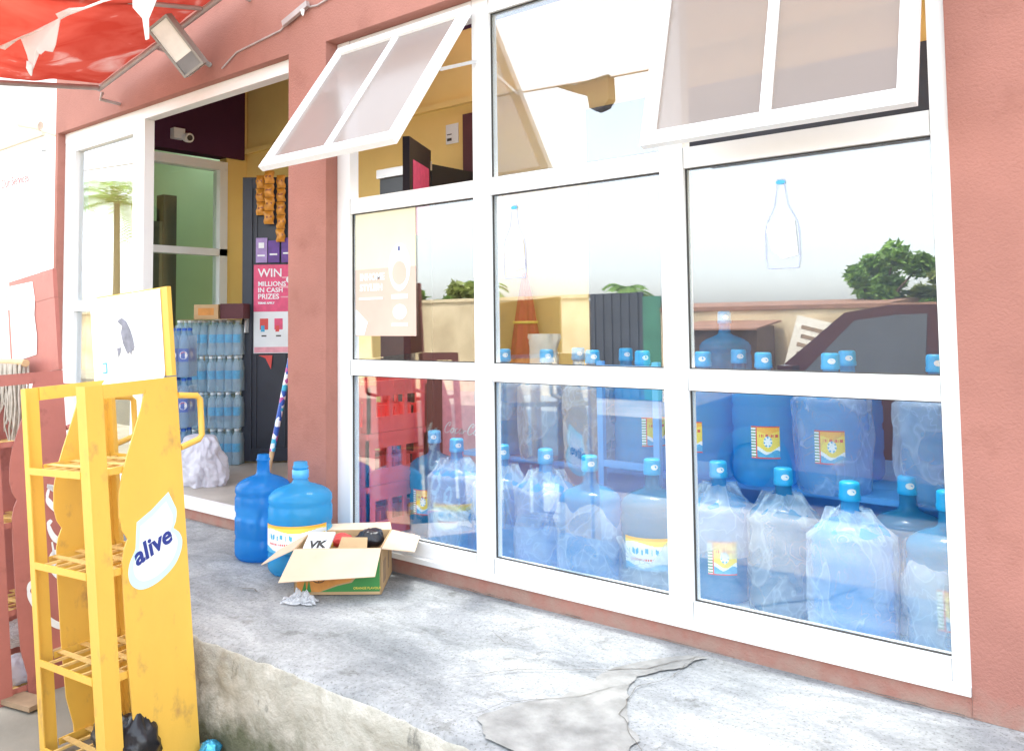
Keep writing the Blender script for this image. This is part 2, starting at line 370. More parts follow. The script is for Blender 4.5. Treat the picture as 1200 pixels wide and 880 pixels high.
def concrete():
    m, nt, out = mat('worn_screed')
    b = nt.nodes.new('ShaderNodeBsdfPrincipled'); b.inputs['Roughness'].default_value = .8; b.inputs['Specular IOR Level'].default_value = .25
    tc = nt.nodes.new('ShaderNodeTexCoord')
    mp = N(nt, 'ShaderNodeMapping'); mp.inputs['Scale'].default_value = (1, 2.0, 1); mp.inputs['Rotation'].default_value = (0, 0, .35)
    nt.links.new(tc.outputs['Object'], mp.inputs[0])
    a = N(nt, 'ShaderNodeTexNoise'); a.inputs['Scale'].default_value = 2.6; a.inputs['Detail'].default_value = 9; a.inputs['Roughness'].default_value = .65; a.inputs['Distortion'].default_value = .8
    nt.links.new(mp.outputs[0], a.inputs['Vector'])
    r = ramp(nt, a.outputs[0], [(.27, (.19,.195,.195)), (.42, (.285,.29,.288)), (.54, (.36,.363,.358)), (.72, (.47,.47,.46))])
    f = N(nt, 'ShaderNodeTexNoise'); f.inputs['Scale'].default_value = 55; f.inputs['Detail'].default_value = 5
    nt.links.new(tc.outputs['Object'], f.inputs['Vector'])
    mx = N(nt, 'ShaderNodeMix', data_type='RGBA', blend_type='OVERLAY'); mx.inputs[0].default_value = .35
    nt.links.new(r.outputs[0], mx.inputs[6]); nt.links.new(f.outputs[0], mx.inputs[7])
    gr = N(nt, 'ShaderNodeTexNoise'); gr.inputs['Scale'].default_value = 120; gr.inputs['Detail'].default_value = 3; nt.links.new(tc.outputs['Object'], gr.inputs['Vector'])
    gr_ = ramp(nt, gr.outputs[0], [(.33, (.62,.61,.59)), (.43, (1,1,1)), (.62, (1,1,1)), (.70, (1.0,1.0,1.0))])
    mg = N(nt, 'ShaderNodeMix', data_type='RGBA', blend_type='MULTIPLY'); mg.inputs[0].default_value = 1; nt.links.new(mx.outputs[2], mg.inputs[6]); nt.links.new(gr_.outputs[0], mg.inputs[7])
    dk = N(nt, 'ShaderNodeTexNoise'); dk.inputs['Scale'].default_value = 6; dk.inputs['Detail'].default_value = 10; dk.inputs['Roughness'].default_value = .75; nt.links.new(tc.outputs['Object'], dk.inputs['Vector'])
    dk_ = ramp(nt, dk.outputs[0], [(.36, (.70,.69,.66)), (.44, (1,1,1))])
    mk_ = N(nt, 'ShaderNodeMix', data_type='RGBA', blend_type='MULTIPLY'); mk_.inputs[0].default_value = 1; nt.links.new(mg.outputs[2], mk_.inputs[6]); nt.links.new(dk_.outputs[0], mk_.inputs[7]); mx = mk_
    bg_ = N(nt, 'ShaderNodeTexNoise'); bg_.inputs['Scale'].default_value = 1.1; bg_.inputs['Detail'].default_value = 5; bg_.inputs['Distortion'].default_value = .6; nt.links.new(tc.outputs['Object'], bg_.inputs['Vector'])
    br_ = ramp(nt, bg_.outputs[0], [(.36, (.66,.68,.70)), (.52, (.92,.93,.94)), (.64, (1,1,1))])
    mb = N(nt, 'ShaderNodeMix', data_type='RGBA', blend_type='MULTIPLY'); mb.inputs[0].default_value = 1; nt.links.new(mx.outputs[2], mb.inputs[6]); nt.links.new(br_.outputs[0], mb.inputs[7]); mx = mb
    # green-black algae low on the vertical face
    sx = N(nt, 'ShaderNodeSeparateXYZ'); nt.links.new(tc.outputs['Object'], sx.inputs[0])
    al = N(nt, 'ShaderNodeTexNoise'); al.inputs['Scale'].default_value = 7; al.inputs['Detail'].default_value = 7; nt.links.new(tc.outputs['Object'], al.inputs['Vector'])
    hm = N(nt, 'ShaderNodeMath', operation='MULTIPLY_ADD'); hm.inputs[1].default_value = -2.4; hm.inputs[2].default_value = -.42
    nt.links.new(sx.outputs['Z'], hm.inputs[0])
    sm = N(nt, 'ShaderNodeMath', operation='ADD'); nt.links.new(hm.outputs[0], sm.inputs[0]); nt.links.new(al.outputs[0], sm.inputs[1])
    ar = ramp(nt, sm.outputs[0], [(.52, (0,0,0)), (.78, (.85,.85,.85))])
    m2 = N(nt, 'ShaderNodeMix', data_type='RGBA'); nt.links.new(ar.outputs[0], m2.inputs[0]); nt.links.new(mx.outputs[2], m2.inputs[6]); m2.inputs[7].default_value = (.13,.13,.09,1)
    nt.links.new(m2.outputs[2], b.inputs['Base Color'])
    ad = N(nt, 'ShaderNodeMath', operation='ADD'); nt.links.new(a.outputs[0], ad.inputs[0]); nt.links.new(f.outputs[0], ad.inputs[1])
    bp = N(nt, 'ShaderNodeBump'); bp.inputs['Strength'].default_value = .18; bp.inputs['Distance'].default_value = .008
    nt.links.new(ad.outputs[0], bp.inputs['Height']); nt.links.new(bp.outputs[0], b.inputs['Normal'])
    nt.links.new(b.outputs[0], out.inputs[0]); return m
CONC = concrete()
def stained_face():
    m, nt, out = mat('stained_plaster_face')
    b = nt.nodes.new('ShaderNodeBsdfPrincipled'); b.inputs['Roughness'].default_value = .9; b.inputs['Specular IOR Level'].default_value = .15
    tc = nt.nodes.new('ShaderNodeTexCoord')
    def noi(scale, sc=(1,1,1), det=7, dis=0):
        mp = N(nt, 'ShaderNodeMapping'); mp.inputs['Scale'].default_value = sc; nt.links.new(tc.outputs['Object'], mp.inputs[0])
        n = N(nt, 'ShaderNodeTexNoise'); n.inputs['Scale'].default_value = scale; n.inputs['Detail'].default_value = det; n.inputs['Roughness'].default_value = .65; n.inputs['Distortion'].default_value = dis
        nt.links.new(mp.outputs[0], n.inputs['Vector']); return n
    a = noi(4.5, (1,1,1.6), 9, .6)
    r = ramp(nt, a.outputs[0], [(.30, (.28,.265,.225)), (.45, (.42,.40,.34)), (.60, (.55,.525,.46))])
    st = noi(9, (1,1,.45), 8, .4)
    sr = ramp(nt, st.outputs[0], [(.60, (0,0,0)), (.70, (.8,.8,.8))])
    m1 = N(nt, 'ShaderNodeMix', data_type='RGBA'); nt.links.new(sr.outputs[0], m1.inputs[0]); nt.links.new(r.outputs[0], m1.inputs[6]); m1.inputs[7].default_value = (.10,.10,.09,1)
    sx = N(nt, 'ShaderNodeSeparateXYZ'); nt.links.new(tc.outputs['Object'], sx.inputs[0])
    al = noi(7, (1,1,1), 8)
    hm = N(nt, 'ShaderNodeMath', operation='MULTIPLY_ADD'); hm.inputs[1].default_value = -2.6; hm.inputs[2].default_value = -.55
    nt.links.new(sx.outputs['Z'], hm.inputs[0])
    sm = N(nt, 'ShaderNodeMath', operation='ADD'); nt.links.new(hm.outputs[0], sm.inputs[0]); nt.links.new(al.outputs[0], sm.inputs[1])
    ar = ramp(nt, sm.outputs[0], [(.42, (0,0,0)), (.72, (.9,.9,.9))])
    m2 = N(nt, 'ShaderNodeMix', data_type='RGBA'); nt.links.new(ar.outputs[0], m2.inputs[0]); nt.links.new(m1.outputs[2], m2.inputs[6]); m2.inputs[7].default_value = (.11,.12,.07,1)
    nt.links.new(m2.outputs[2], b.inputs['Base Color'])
    f = noi(35, (1,1,1), 6)
    ad = N(nt, 'ShaderNodeMath', operation='ADD'); nt.links.new(a.outputs[0], ad.inputs[0]); nt.links.new(f.outputs[0], ad.inputs[1])
    bp = N(nt, 'ShaderNodeBump'); bp.inputs['Strength'].default_value = .6; bp.inputs['Distance'].default_value = .02
    nt.links.new(ad.outputs[0], bp.inputs['Height']); nt.links.new(bp.outputs[0], b.inputs['Normal'])
    nt.links.new(b.outputs[0], out.inputs[0]); return m
FACE = stained_face()
WORN = P('bare_concrete_patch', (.30,.293,.275), .95, spec=.1, var=.25, scale=14, bump=.4, bscale=70)
GROUND = P('dusty_ground', (.30,.27,.22), .95, spec=.1, var=.25, scale=1.5, bump=.3, bscale=25)
PAVE = P('dusty_tarmac', (.11,.10,.09), .95, spec=.1, var=.2, scale=1.0, bump=.3, bscale=25)

# ------------------------------------------------------------------ camera
cam = bpy.data.cameras.new('camera'); co = bpy.data.objects.new('camera', cam); COL.objects.link(co)
yaw, pit, rol = R(39.59572), R(3.279493), R(-.691335)
CAM = Vector((3.2199076, -2.68356794, 1.0995453))
fw = Vector((-math.sin(yaw)*math.cos(pit), math.cos(yaw)*math.cos(pit), math.sin(pit)))
rt = Vector((math.cos(yaw), math.sin(yaw), 0)); up = rt.cross(fw)
r2 = rt*math.cos(rol) + up*math.sin(rol); u2 = -rt*math.sin(rol) + up*math.cos(rol)
Mx = Matrix((r2, u2, -fw)).transposed().to_4x4(); Mx.translation = CAM
co.matrix_world = Mx
cam.sensor_width = 36; cam.lens = 30; cam.shift_x = 10.5/1200; cam.shift_y = -119.08/1200
cam.clip_start = .05; cam.clip_end = 500
SC.camera = co

# ------------------------------------------------------------------ setting
g = MB(); g.face([(-150,-150,-.36),(150,-150,-.36),(150,150,-.36),(-150,150,-.36)])
o = g.build('ground', GROUND); o['kind'] = 'structure'
g = MB(); g.face([(-60,-8.6,-.356),(60,-8.6,-.356),(60,-3.6,-.356),(-60,-3.6,-.356)])
o = g.build('road', PAVE); o['kind'] = 'structure'

# raised screeded walkway in front of the shop
g = MB()
def slab(u, v):
    X = -5.5 + 13*u
    prof = [(.14,-.002), (-.35,0), (-.7,0), (-.90,0), (-.955,-.002), (-.972,-.014), (-.985,-.05), (-.992,-.2), (-1.0,-.40)]
    k = v*(len(prof)-1); i = min(int(k), len(prof)-2); t = k-i
    y = prof[i][0]*(1-t)+prof[i+1][0]*t; z = prof[i][1]*(1-t)+prof[i+1][1]*t
    if i >= 3 and z > -.15:
        e = nz(X*3, 1.3, 0)*.030 + nz(X*11, 4.1, 0)*.014 + nz(X*30, y*30, 2)*.006
        y += e; z -= abs(nz(X*9, y*9, 7))*(.012 if y < -.93 else .002)
    elif z <= -.15: y += nz(X*4, z*6, 3)*.02
    elif y < -.02: z += nz(X*1.2, y*1.2, .5)*.002
    return (X, y, z)
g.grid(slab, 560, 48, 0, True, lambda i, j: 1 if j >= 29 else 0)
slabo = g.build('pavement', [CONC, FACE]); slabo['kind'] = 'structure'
def sheet(name, pts, z, m, w=None):
    b = MB(); b.face([(x, y, z) for x, y in pts]); return b.build(name, m, slabo)
# bare patch and cracks
rough = []
base = [(1.90,-.07),(1.87,-.20),(1.80,-.34),(1.86,-.52),(2.02,-.70),(2.06,-.92),(1.86,-.94),(1.70,-.93),(1.60,-.86),(1.62,-.74),(1.70,-.60),(1.72,-.46),(1.70,-.34),(1.77,-.22),(1.84,-.10)]
for i, (x, y) in enumerate(base):
    x2, y2 = base[(i+1) % len(base)]
    for k in range(10):
        t = k/10; X_, Y_ = x+(x2-x)*t, y+(y2-y)*t
        rough.append((X_ + nz(X_*11, Y_*11, 1)*.022 + nz(X_*45, Y_*45, 1)*.006, Y_ + nz(X_*11, Y_*11, 2)*.022 + nz(X_*45, Y_*45, 2)*.006))
sheet('worn_patch', rough, .0052, WORN)
def crack(pts, w):
    pl = []
    for i in range(len(pts)-1):
        for t in range(8):
            k = t/8; x = pts[i][0]*(1-k)+pts[i+1][0]*k; y = pts[i][1]*(1-k)+pts[i+1][1]*k
            pl.append(Vector((x+nz(x*25, y*25, 3)*.012, y+nz(x*25, y*25, 9)*.012, 0)))
    b = MB()
    n = len(pl)
    for i in range(n-1):
        d = (pl[i+1]-pl[i]).normalized(); s = Vector((-d.y, d.x, 0))
        wa = w*(.25+.9*abs(nz(i*.37, 2, w)))*(.3+.7*math.sin(PI*(i+.5)/n)); wb = w*(.25+.9*abs(nz((i+1)*.37, 2, w)))*(.3+.7*math.sin(PI*(i+1.5)/n)) if i < n-2 else 0
        z = Vector((0,0,.0072))
        b.face([pl[i]-s*wa+z, pl[i]+s*wa+z, pl[i+1]+s*wb+z, pl[i+1]-s*wb+z])
    return b.build('crack', CRACKM, slabo)
crack([(1.92,-.03),(1.86,-.14),(1.80,-.28),(1.66,-.40),(1.50,-.52),(1.38,-.66),(1.28,-.86)], .0045)
crack([(1.88,-.10),(1.89,-.30),(1.84,-.42),(1.90,-.60),(2.05,-.74),(2.12,-.93)], .0035)
crack([(1.82,-.40),(1.74,-.58),(1.60,-.74),(1.55,-.93)], .003)
crack([(1.20,-.33),(1.30,-.38),(1.42,-.36)], .003)
crack([(.02,-.60),(.10,-.57),(.17,-.585)], .008)
crack([(.75,-.021),(.95,-.024),(1.10,-.020)], .007); crack([(1.28,-.022),(1.40,-.020)], .009); crack([(1.62,-.022),(1.85,-.026),(2.0,-.020)], .005); crack([(2.35,-.022),(2.55,-.03),(2.72,-.026)], .008); crack([(-2.2,-.03),(-1.4,-.03),(-.7,-.028)], .006)

# ------------------------------------------------------------------ shop building
W = .887656; HM = .0457; XR = 3*W
shop = empty('shop_building', 'terracotta rendered shop with a big white framed window and an open entrance', 'shop', (0,0,0))
D = -.07
b = MB()
b.box((-3.07,D,2.48),(9,.10,4.75)); b.build('header_wall', TERRA, shop)  # upper part out of view, height added to shade the walkway
b = MB(); b.box((-.345,D,0),(-.047,.10,2.48)); b.build('pillar', TERRA, shop)
b = MB(); b.box((2.668,-.017,0),(9,.10,2.478)); b.build('side_wall', TERRA, shop)
b = MB(); b.box((-3.07,D,0),(-3.03,.10,2.48)); b.build('corner_pier', TERRA, shop)
b = MB()
def kerbf(x0, x1, dep):
    def f(u, v):
        X = x0+(x1-x0)*u
        if v < .34: return (X, dep-.012*abs(nz(X*8,0,2))*0, -.004+.0)
        if v < .67: return (X, dep+nz(X*14,1,1)*.004, .060)
        return (X, .04, .060)
    return f
b.grid(kerbf(-.045, 2.667, -.014), 120, 3, smooth=False); b.build('window_kerb', TERRA, shop)
b = MB()
b.grid(kerbf(-3.03, -.346, -.020), 100, 3, smooth=False)
b.build('entrance_kerb', TERRA, shop)
# inside
b = MB(); b.box((-2.92,1.40,.0),(2.9,1.5,3.3)); b.build('back_wall', YELLOW, shop)
b = MB(); b.box((.50,1.37,0),(2.849,1.3995,2.32)); b.build('dark_room_backing', P('dark_room_grey', (.055,.065,.085), .6, var=.15, scale=3), shop)  # dark panel painted in for the unlit depth of the room behind
b = MB(); b.box((-2.92,1.36,2.52),(2.9,1.40,2.56)); b.build('wall_beam', YELLOW, shop)
b = MB(); b.box((2.85,.10,0),(2.95,1.40,3.3)); b.build('end_wall', YELLOW, shop)
b = MB()
b.box((-3.02,.10,0),(-2.92,.44,3.3)); b.box((-3.02,1.21,0),(-2.92,1.5,3.3)); b.box((-3.02,.44,0),(-2.92,1.21,.9))
b.build('partition_wall', YELLOW, shop)
b = MB(); b.box((-3.03,.101,2.47),(-2.89,1.36,3.28)); b.build('partition_beam', PURPLE, shop)
b = MB(); b.box((-.30,.101,2.50),(2.84,.30,3.28)); b.build('window_beam', PURPLE, shop)
b = MB(); b.box((-3.02,.10,-.2),(-.32,1.4,.118)); b.box((-3.02,.012,-.2),(-.347,.098,.118)); b.build('entrance_floor', FLOORM, shop)
b = MB(); b.box((-.32,.06,-.2),(2.85,1.4,.058)); b.build('shop_floor', OVAL, shop)
b = MB(); b.box((-3.02,.10,3.281),(2.9,.32,3.32)); b.box((-3.02,.32,3.281),(-.5,1.4,3.32)); b.box((-.5,1.3,3.281),(2.9,1.4,3.32)); b.build('ceiling', CEIL, shop)  # gap above the jugs is an added skylight to brighten the shop
b = MB(); b.box((-3.2,.102,3.451),(9.1,.25,3.55)); b.box((-3.2,.25,3.451),(-.5,5.5,3.55)); b.box((2.9,.25,3.451),(9.1,5.5,3.55)); b.box((-.5,1.52,3.451),(2.9,5.5,3.55)); b.build('roof', ROOFM, shop)  # left open over the added skylight so sun and sky reach inside
b = MB(); b.box((9,-.0701,0),(9.1,5.5,3.45)); b.box((2.95,5.4,0),(9,5.5,3.45)); b.build('outer_wall', TERRA, shop)
# green side room behind the inner window
b = MB(); b.box((-5.4,.3,0),(-5.3,3,3.3)); b.box((-5.3,2.9,0),(-3.03,3,3.3)); b.box((-5.3,.2,0),(-3.03,.3,3.3)); b.box((-5.4,.2,3.301),(-3.21,2.35,3.4))  # ceiling stops short, unseen gap added to let daylight into the room
b.box((-3.029,1.501,0),(-2.99,2.899,3.3)); b.build('side_room_wall', GREEN, shop)
gc = empty('grey_cabinet', 'tall grey cabinet standing in the green room behind the inner window', 'cabinet', (-4.3,1.3,0))
b = MB(); b.box((-4.55,.75,0),(-4.05,1.28,2.05)); b.build('cabinet_body', P('grey_cabinet_paint', (.16,.15,.16), .6, var=.1), gc)
b = MB(); b.box((-4.049,.78,.1),(-4.035,1.00,2.0)); b.build('door', P('grey_door_paint', (.13,.12,.13), .6, var=.1), gc)
b = MB(); b.box((-4.049,1.02,.1),(-4.035,1.25,2.0)); b.build('door', P('grey_door_paint', (.13,.12,.13), .6, var=.1), gc)
b = MB(); b.box((-4.18,1.29,0),(-4.06,1.42,2.3)); tag(b.build('timber_post', P('grey_post', (.12,.11,.12), .7, var=.1)), 'slim grey post beside the cabinet in the green room', 'post')
# white sill at the entrance
b = MB(); b.box((-3.03,-.032,.061),(-.346,.011,.121)); b.build('threshold', WHITE, shop)

# big window
b = MB()
ZB, Z2, Z3, ZT = .109, .8954, 1.6665, 2.44
for i in range(4):
    X = i*W
    b.box((X-HM,0,.062),(min(X+HM,2.6675),.055,2.479))
for i in range(3):
    x0 = i*W+HM+.0005; x1 = (i+1)*W-HM-.0005
    for z, h in ((ZB,.036),(Z2,.036),(Z3,.036),(ZT,.038)): b.box((x0,.002,z-h),(x1,.053,z+h))
    b.box((x0,-.004,.063),(x1,.03,.0725))
win = b.build('shop_window', WHITE, shop)
b = MB()
for i in range(4):
    for z, h in ((ZB,.036),(Z2,.036),(Z3,.036),(ZT,.038)):
        for sg_ in (-1, 1):
            x = i*W+sg_*(HM+.0009)
            if 0 < x < 2.66: b = MB(); b.box((x-.0008,-.0004,z-h),(x+.0008,.0018,z+h)); b.build('seam', LAMPD, win)
b = MB(); b.box((-.046,-.026,.0605),(2.667,-.0005,.083)); b.build('window_sill', WHITE, win)
for c in range(3):
    for z0, z1, rw in ((ZB,Z2,0),(Z2,Z3,1),(Z3,ZT,2)):
        if rw == 2 and c != 1: continue
        b = MB(); b.box((c*W+HM-.006,.024,z0+.030),((c+1)*W-HM+.006,.029,z1-.030)); b.build('pane', GLASS, win)
        # dark rubber gasket round the pane
        b = MB(); x0, x1 = c*W+HM+.0006, (c+1)*W-HM-.0006; a0, a1 = z0+.0366, z1-.0366 if z1 < ZT else z1-.0386
        for q in (((x0,.016,a0),(x0+.004,.0235,a1)),((x1-.004,.016,a0),(x1,.0235,a1)),((x0+.004,.016,a0),(x1-.004,.0235,a0+.004)),((x0+.004,.016,a1-.004),(x1-.004,.0235,a1))): b.box(*q)
        b.build('gasket', DARKP, win)
def sash(x0, x1, th):
    L = .78; zt = 2.42
    d = Vector((0,-math.sin(R(th)),-math.cos(R(th)))); n = Vector((0,-math.cos(R(th)),math.sin(R(th)))); o0 = Vector((0,-.022,zt))
    def Pn(x, s, t): return o0 + Vector((x,0,0)) + d*s + n*t
    def slabx(bb, x, xx, s, ss, t, tt):
        bb.hexa([Pn(x,s,t),Pn(xx,s,t),Pn(xx,ss,t),Pn(x,ss,t),Pn(x,s,tt),Pn(xx,s,tt),Pn(xx,ss,tt),Pn(x,ss,tt)])
    bb = MB(); w = .048; xm = (x0+x1)/2
    slabx(bb,x0,x1,0,w,0,.03); slabx(bb,x0,x1,L-w,L,0,.03)
    slabx(bb,x0,x0+w,w,L-w,.0,.029); slabx(bb,x1-w,x1,w,L-w,.0,.029); slabx(bb,xm-.016,xm+.016,w,L-w,.003,.027)
    fr = bb.build('awning_sash', WHITE, shop)
    for a, c in ((x0+w-.004, xm-.013), (xm+.013, x1-w+.004)):
        bb = MB(); slabx(bb,a,c,w-.004,L-w+.004,.011,.016); bb.build('pane', SASHG, fr)
    for x in (x0+.006, x1-.006):
        bb = MB(); bb.bar(Pn(x,.36,-.004), (x,.03,zt-.20), .014, .004, up=(1,0,0)); bb.bar((x,.032,zt-.05), (x,.032,zt-.42), .014, .004, up=(1,0,0)); bb.build('stay_arm', SILVER, fr)
sash(.0137, W-.0137, 35)
sash(2*W+.023, 3*W-.023, 15)

# entrance frame with glazed sidelight
b = MB()
b.box((-3.029,-.02,2.41),(-.346,.05,2.479))
for xa, xb in ((-3.029,-2.86),(-2.045,-1.90)): pass
b.box((-3.029,-.018,.1215),(-2.985,.048,2.4095)); b.box((-2.985,-.016,.1215),(-2.875,.046,2.4095))
b.box((-2.045,-.018,.1215),(-1.905,.048,2.4095))
b.box((-2.8745,-.014,1.215),(-2.0455,.044,1.285)); b.box((-2.8745,-.014,.1215),(-2.0455,.044,.21)); b.box((-2.8745,-.014,2.34),(-2.0455,.044,2.4095))
ent = b.build('entrance_frame', WHITE, shop)
for z0, z1 in ((.20,1.225),(1.275,2.35)):
    b = MB(); b.box((-2.88,.014,z0),(-2.04,.019,z1)); b.build('pane', GLASS, ent)
# inner window
b = MB()
for z0, z1 in ((2.36,2.43),(1.665,1.72),(.9,.96)): b.box((-3.0,.441,z0),(-2.90,1.209,z1))
b.box((-3.0,.441,.96),(-2.90,.50,2.36)); b.box((-3.0,1.14,.96),(-2.90,1.209,2.36))
inn = b.build('inner_window', WHITE, shop)
for z0, z1 in ((.955,1.67),(1.715,2.365)):
    b = MB(); b.box((-2.955,.495,z0),(-2.95,1.145,z1)); b.build('pane', INGL, inn)
# dark steel door leaf standing ajar
du = Vector((.7696,.6385,0)); dn = Vector((.6385,-.7696,0)); do = Vector((-2.195,.895,.12))
def DL(u, z, t): return do + du*u + Vector((0,0,z-.12)) + dn*t
def dbox(bb, u0, u1, z0, z1, t0, t1, m=0):
    bb.hexa([DL(u0,z0,t0),DL(u1,z0,t0),DL(u1,z1,t0),DL(u0,z1,t0),DL(u0,z0,t1),DL(u1,z0,t1),DL(u1,z1,t1),DL(u0,z1,t1)], m)
b = MB(); dbox(b,0,.66,.13,2.18,-.02,.014)
dbox(b,0,.07,.13,2.18,.0142,.028); dbox(b,.09,.105,.15,2.16,.0142,.024); dbox(b,.07,.66,2.10,2.18,.0142,.026); dbox(b,.07,.66,.13,.22,.0142,.026); dbox(b,.30,.315,.22,2.10,.0142,.022)
door = b.build('steel_door', DOORM, shop)
b = MB(); dbox(b,.02,.05,1.05,1.19,.0285,.045); b.tube([DL(.035,1.14,.045),DL(.035,1.14,.075),DL(.035,1.05,.075)], .008); b.build('handle', SILVER, door)

# ------------------------------------------------------------------ posters and stickers
# promotion poster on the steel door
po = empty('promotion_poster', 'pink and white prize promotion poster stuck on the dark steel door', 'poster', DL(.25,.9,.03))
def dl3(u, z): return DL(u, z, .034)
b = MB(); dbox(b,.085,.56,1.20,1.54,.030,.033); b.build('pink_sheet', PINK, po)
b = MB(); dbox(b,.085,.56,.90,1.1995,.030,.0328); b.build('white_sheet', LWHITE, po)
b = MB(); dbox(b,.09,.56,.905,.945,.0331,.0345); b.build('red_strip', PINKL, po)
b = MB()
U = du; V = Vector((0,0,1))
for s, z, sz in (('WIN',1.452,.085),('MILLIONS',1.385,.047),('IN CASH',1.340,.047),('PRIZES',1.292,.052),('TERMS APPLY',1.255,.02)):
    b = MB(); b.text(s, sz, DL(.115,z,.0335), U, V, bold=.001); b.build('lettering', OVAL, po)
for u0, z0, u1, z1 in ((.27,1.37,.43,1.385),(.29,1.44,.45,1.452),(.28,1.30,.40,1.31),(.36,1.22,.38,1.36),(.42,1.24,.44,1.50)):
    b = MB(); dbox(b,u0,u1,z0,z1,.0331,.0342); b.build('pale_streak', PINKL, po)
b = MB(); b.prism([(.026*math.cos(a*PI/8), .026*math.sin(a*PI/8)) for a in range(16)], DL(.345,1.43,.0345), U, V, -.0008); b.build('white_spot', OVAL, po)
for u, mm, mt in ((.16,LRED,LBLUE),(.265,PINK,LRED),(.365,LBLUE,PINKL),(.47,LRED,LYELL)):
    b = MB(); dbox(b,u-.03,u+.03,1.07,1.15,.0329,.034,0); dbox(b,u-.022,u+.005,1.055,1.10,.0341,.035,1); dbox(b,u-.018,u+.018,1.02,1.03,.0329,.0335,2)
    b.build('prize_picture', [mm, mt, DARKP], po)
sa = empty('sachet_banner', 'strip of violet product sachets hung above the pink poster', 'sachets', DL(.25,1.55,.03))
for i, (u, mm) in enumerate(((.10,LILAC),(.19,VIOLET),(.285,VIOLET),(.37,LILAC),(.46,VIOLET))):
    b = MB(); dbox(b,u,u+.082,1.555,1.735-.02*(i % 2),.030,.037+.004*(i % 2)); s = b.build('sachet', mm, sa)
    b = MB(); dbox(b,u+.012,u+.066,1.60+.008*i,1.612+.008*i,.0375+.004*(i % 2),.0405+.004*(i % 2))
    b.build('print', OVAL, s)
    if i in (0, 3): b = MB(); dbox(b,u+.02,u+.06,1.66,1.70,.0375+.004*(i % 2),.0405+.004*(i % 2)); b.build('print', OVAL, s)
tt = MB(); tt.prism([(0,0),(.10,.0),(.09,-.10),(.05,-.02)], DL(.12,.885,.030), U, V, -.002); tag(tt.build('torn_notice', [LRED]), 'torn scrap of a red notice under the pink poster', 'notice')

# orange sachet strips on a line
def sachet_strip(u, top, n, t, lab, w=.062):
    e = empty('sachet_strip', lab, 'sachets', DL(u,top-.1*n,t), 'orange sachet strips hanging by the door')
    for k in range(n):
        z1 = top-k*.098; z0 = z1-.095
        b = MB(); off = nz(u*9, k*2.1, 1)*.014
        def f(a, c):
            uu = u-w/2+w*a+off*c + .004*math.sin(c*9+k); zz = z0+(z1-z0)*c
            puff = .014*math.sin(PI*a)**.6*math.sin(PI*c)**.5 if 0 < a < 1 and 0 < c < 1 else 0
            return DL(uu, zz, t+puff+nz(uu*60, zz*60, k)*.003)
        def f2(a, c):
            q = Vector(f(a, c)); return q - dn*(.004+.012*math.sin(PI*a)*math.sin(PI*c))
        b.grid(f, 8, 10); b.grid(lambda a, c: f2(1-a, c), 8, 10)
        s = b.build('sachet', SACHET, e)
        b = MB(); b.face([Vector(f(a, c))+dn*.003 for a, c in ((.2,.45),(.8,.48),(.8,.62),(.2,.6))]); b.build('print', SACHETB, s)
sachet_strip(.135,2.19,3,.05,'shorter orange sachet strip hanging beside the top of the steel door')
sachet_strip(.205,2.22,4,.075,'middle strip of orange sachets hanging by the steel door',.07)
sachet_strip(.285,2.19,5,.055,'longest strip of orange sachets hanging over the violet sachets')

# poster on the inside of the shop glass
ps = empty('glass_poster', 'pale yellow and orange poster stuck on the shop window above the red crates', 'poster', (.27,.02,1.04))
YP = .0214
b = MB(); b.box((.062,YP,1.36),(.472,YP+.002,1.655)); b.build('upper_sheet', PAPERY, ps)
b = MB(); b.box((.062,YP,1.045),(.472,YP+.002,1.3595)); b.build('lower_sheet', PAPERO, ps)
X3 = Vector((1,0,0)); Z3v = Vector((0,0,1))
b = MB()
b.text('IN', .044, (.095,YP-.0005,1.308), X3, Z3v, bold=.0015); b.build('lettering', OVAL, ps)
b = MB(); b.text('HOME', .044, (.142,YP-.0005,1.308), X3, Z3v, bold=.0015); b.build('lettering', OVAL, ps)
b = MB(); b.text('STYLISH', .044, (.095,YP-.0005,1.258), X3, Z3v, bold=.0015); b.build('lettering', OVAL, ps)
b = MB(); b.box((.09,YP-.003,1.215),(.255,YP-.0003,1.225)); b.build('white_rule', OVAL, ps)
b = MB()
b.prism([(.07*math.cos(a*PI/12), .11*math.sin(a*PI/12)) for a in range(24)], (.368,YP-.0004,1.36), X3, Z3v, .0015); b.build('white_print', OVAL, ps)
for z0, z1 in ((1.215,1.235),(1.09,1.103)):
    b = MB(); b.box((.315,YP-.0018,z0),(.42,YP-.0004,z1)); b.build('white_rule', OVAL, ps)
b = MB(); b.prism([(.045*math.cos(a*PI/8), .035*math.sin(a*PI/8)) for a in range(16)], (.368,YP-.0004,1.155), X3, Z3v, .0015); b.build('white_print', OVAL, ps)
b = MB(); b.prism([(0,0),(.06,.0),(.085,.06),(.03,.10),(0,.12)], (.065,YP-.0004,1.05), X3, Z3v, .0015)
b.build('white_print', OVAL, ps)
b = MB(); b.prism([(.048*math.cos(a*PI/12), .055*math.sin(a*PI/12)-.012) for a in range(24)], (.368,YP-.0022,1.345), X3, Z3v, .0012); b.build('print', PAPERO, ps)
b = MB(); b.box((.362,YP-.004,1.435),(.372,YP-.0022,1.455)); b.build('print', NAVY, ps)
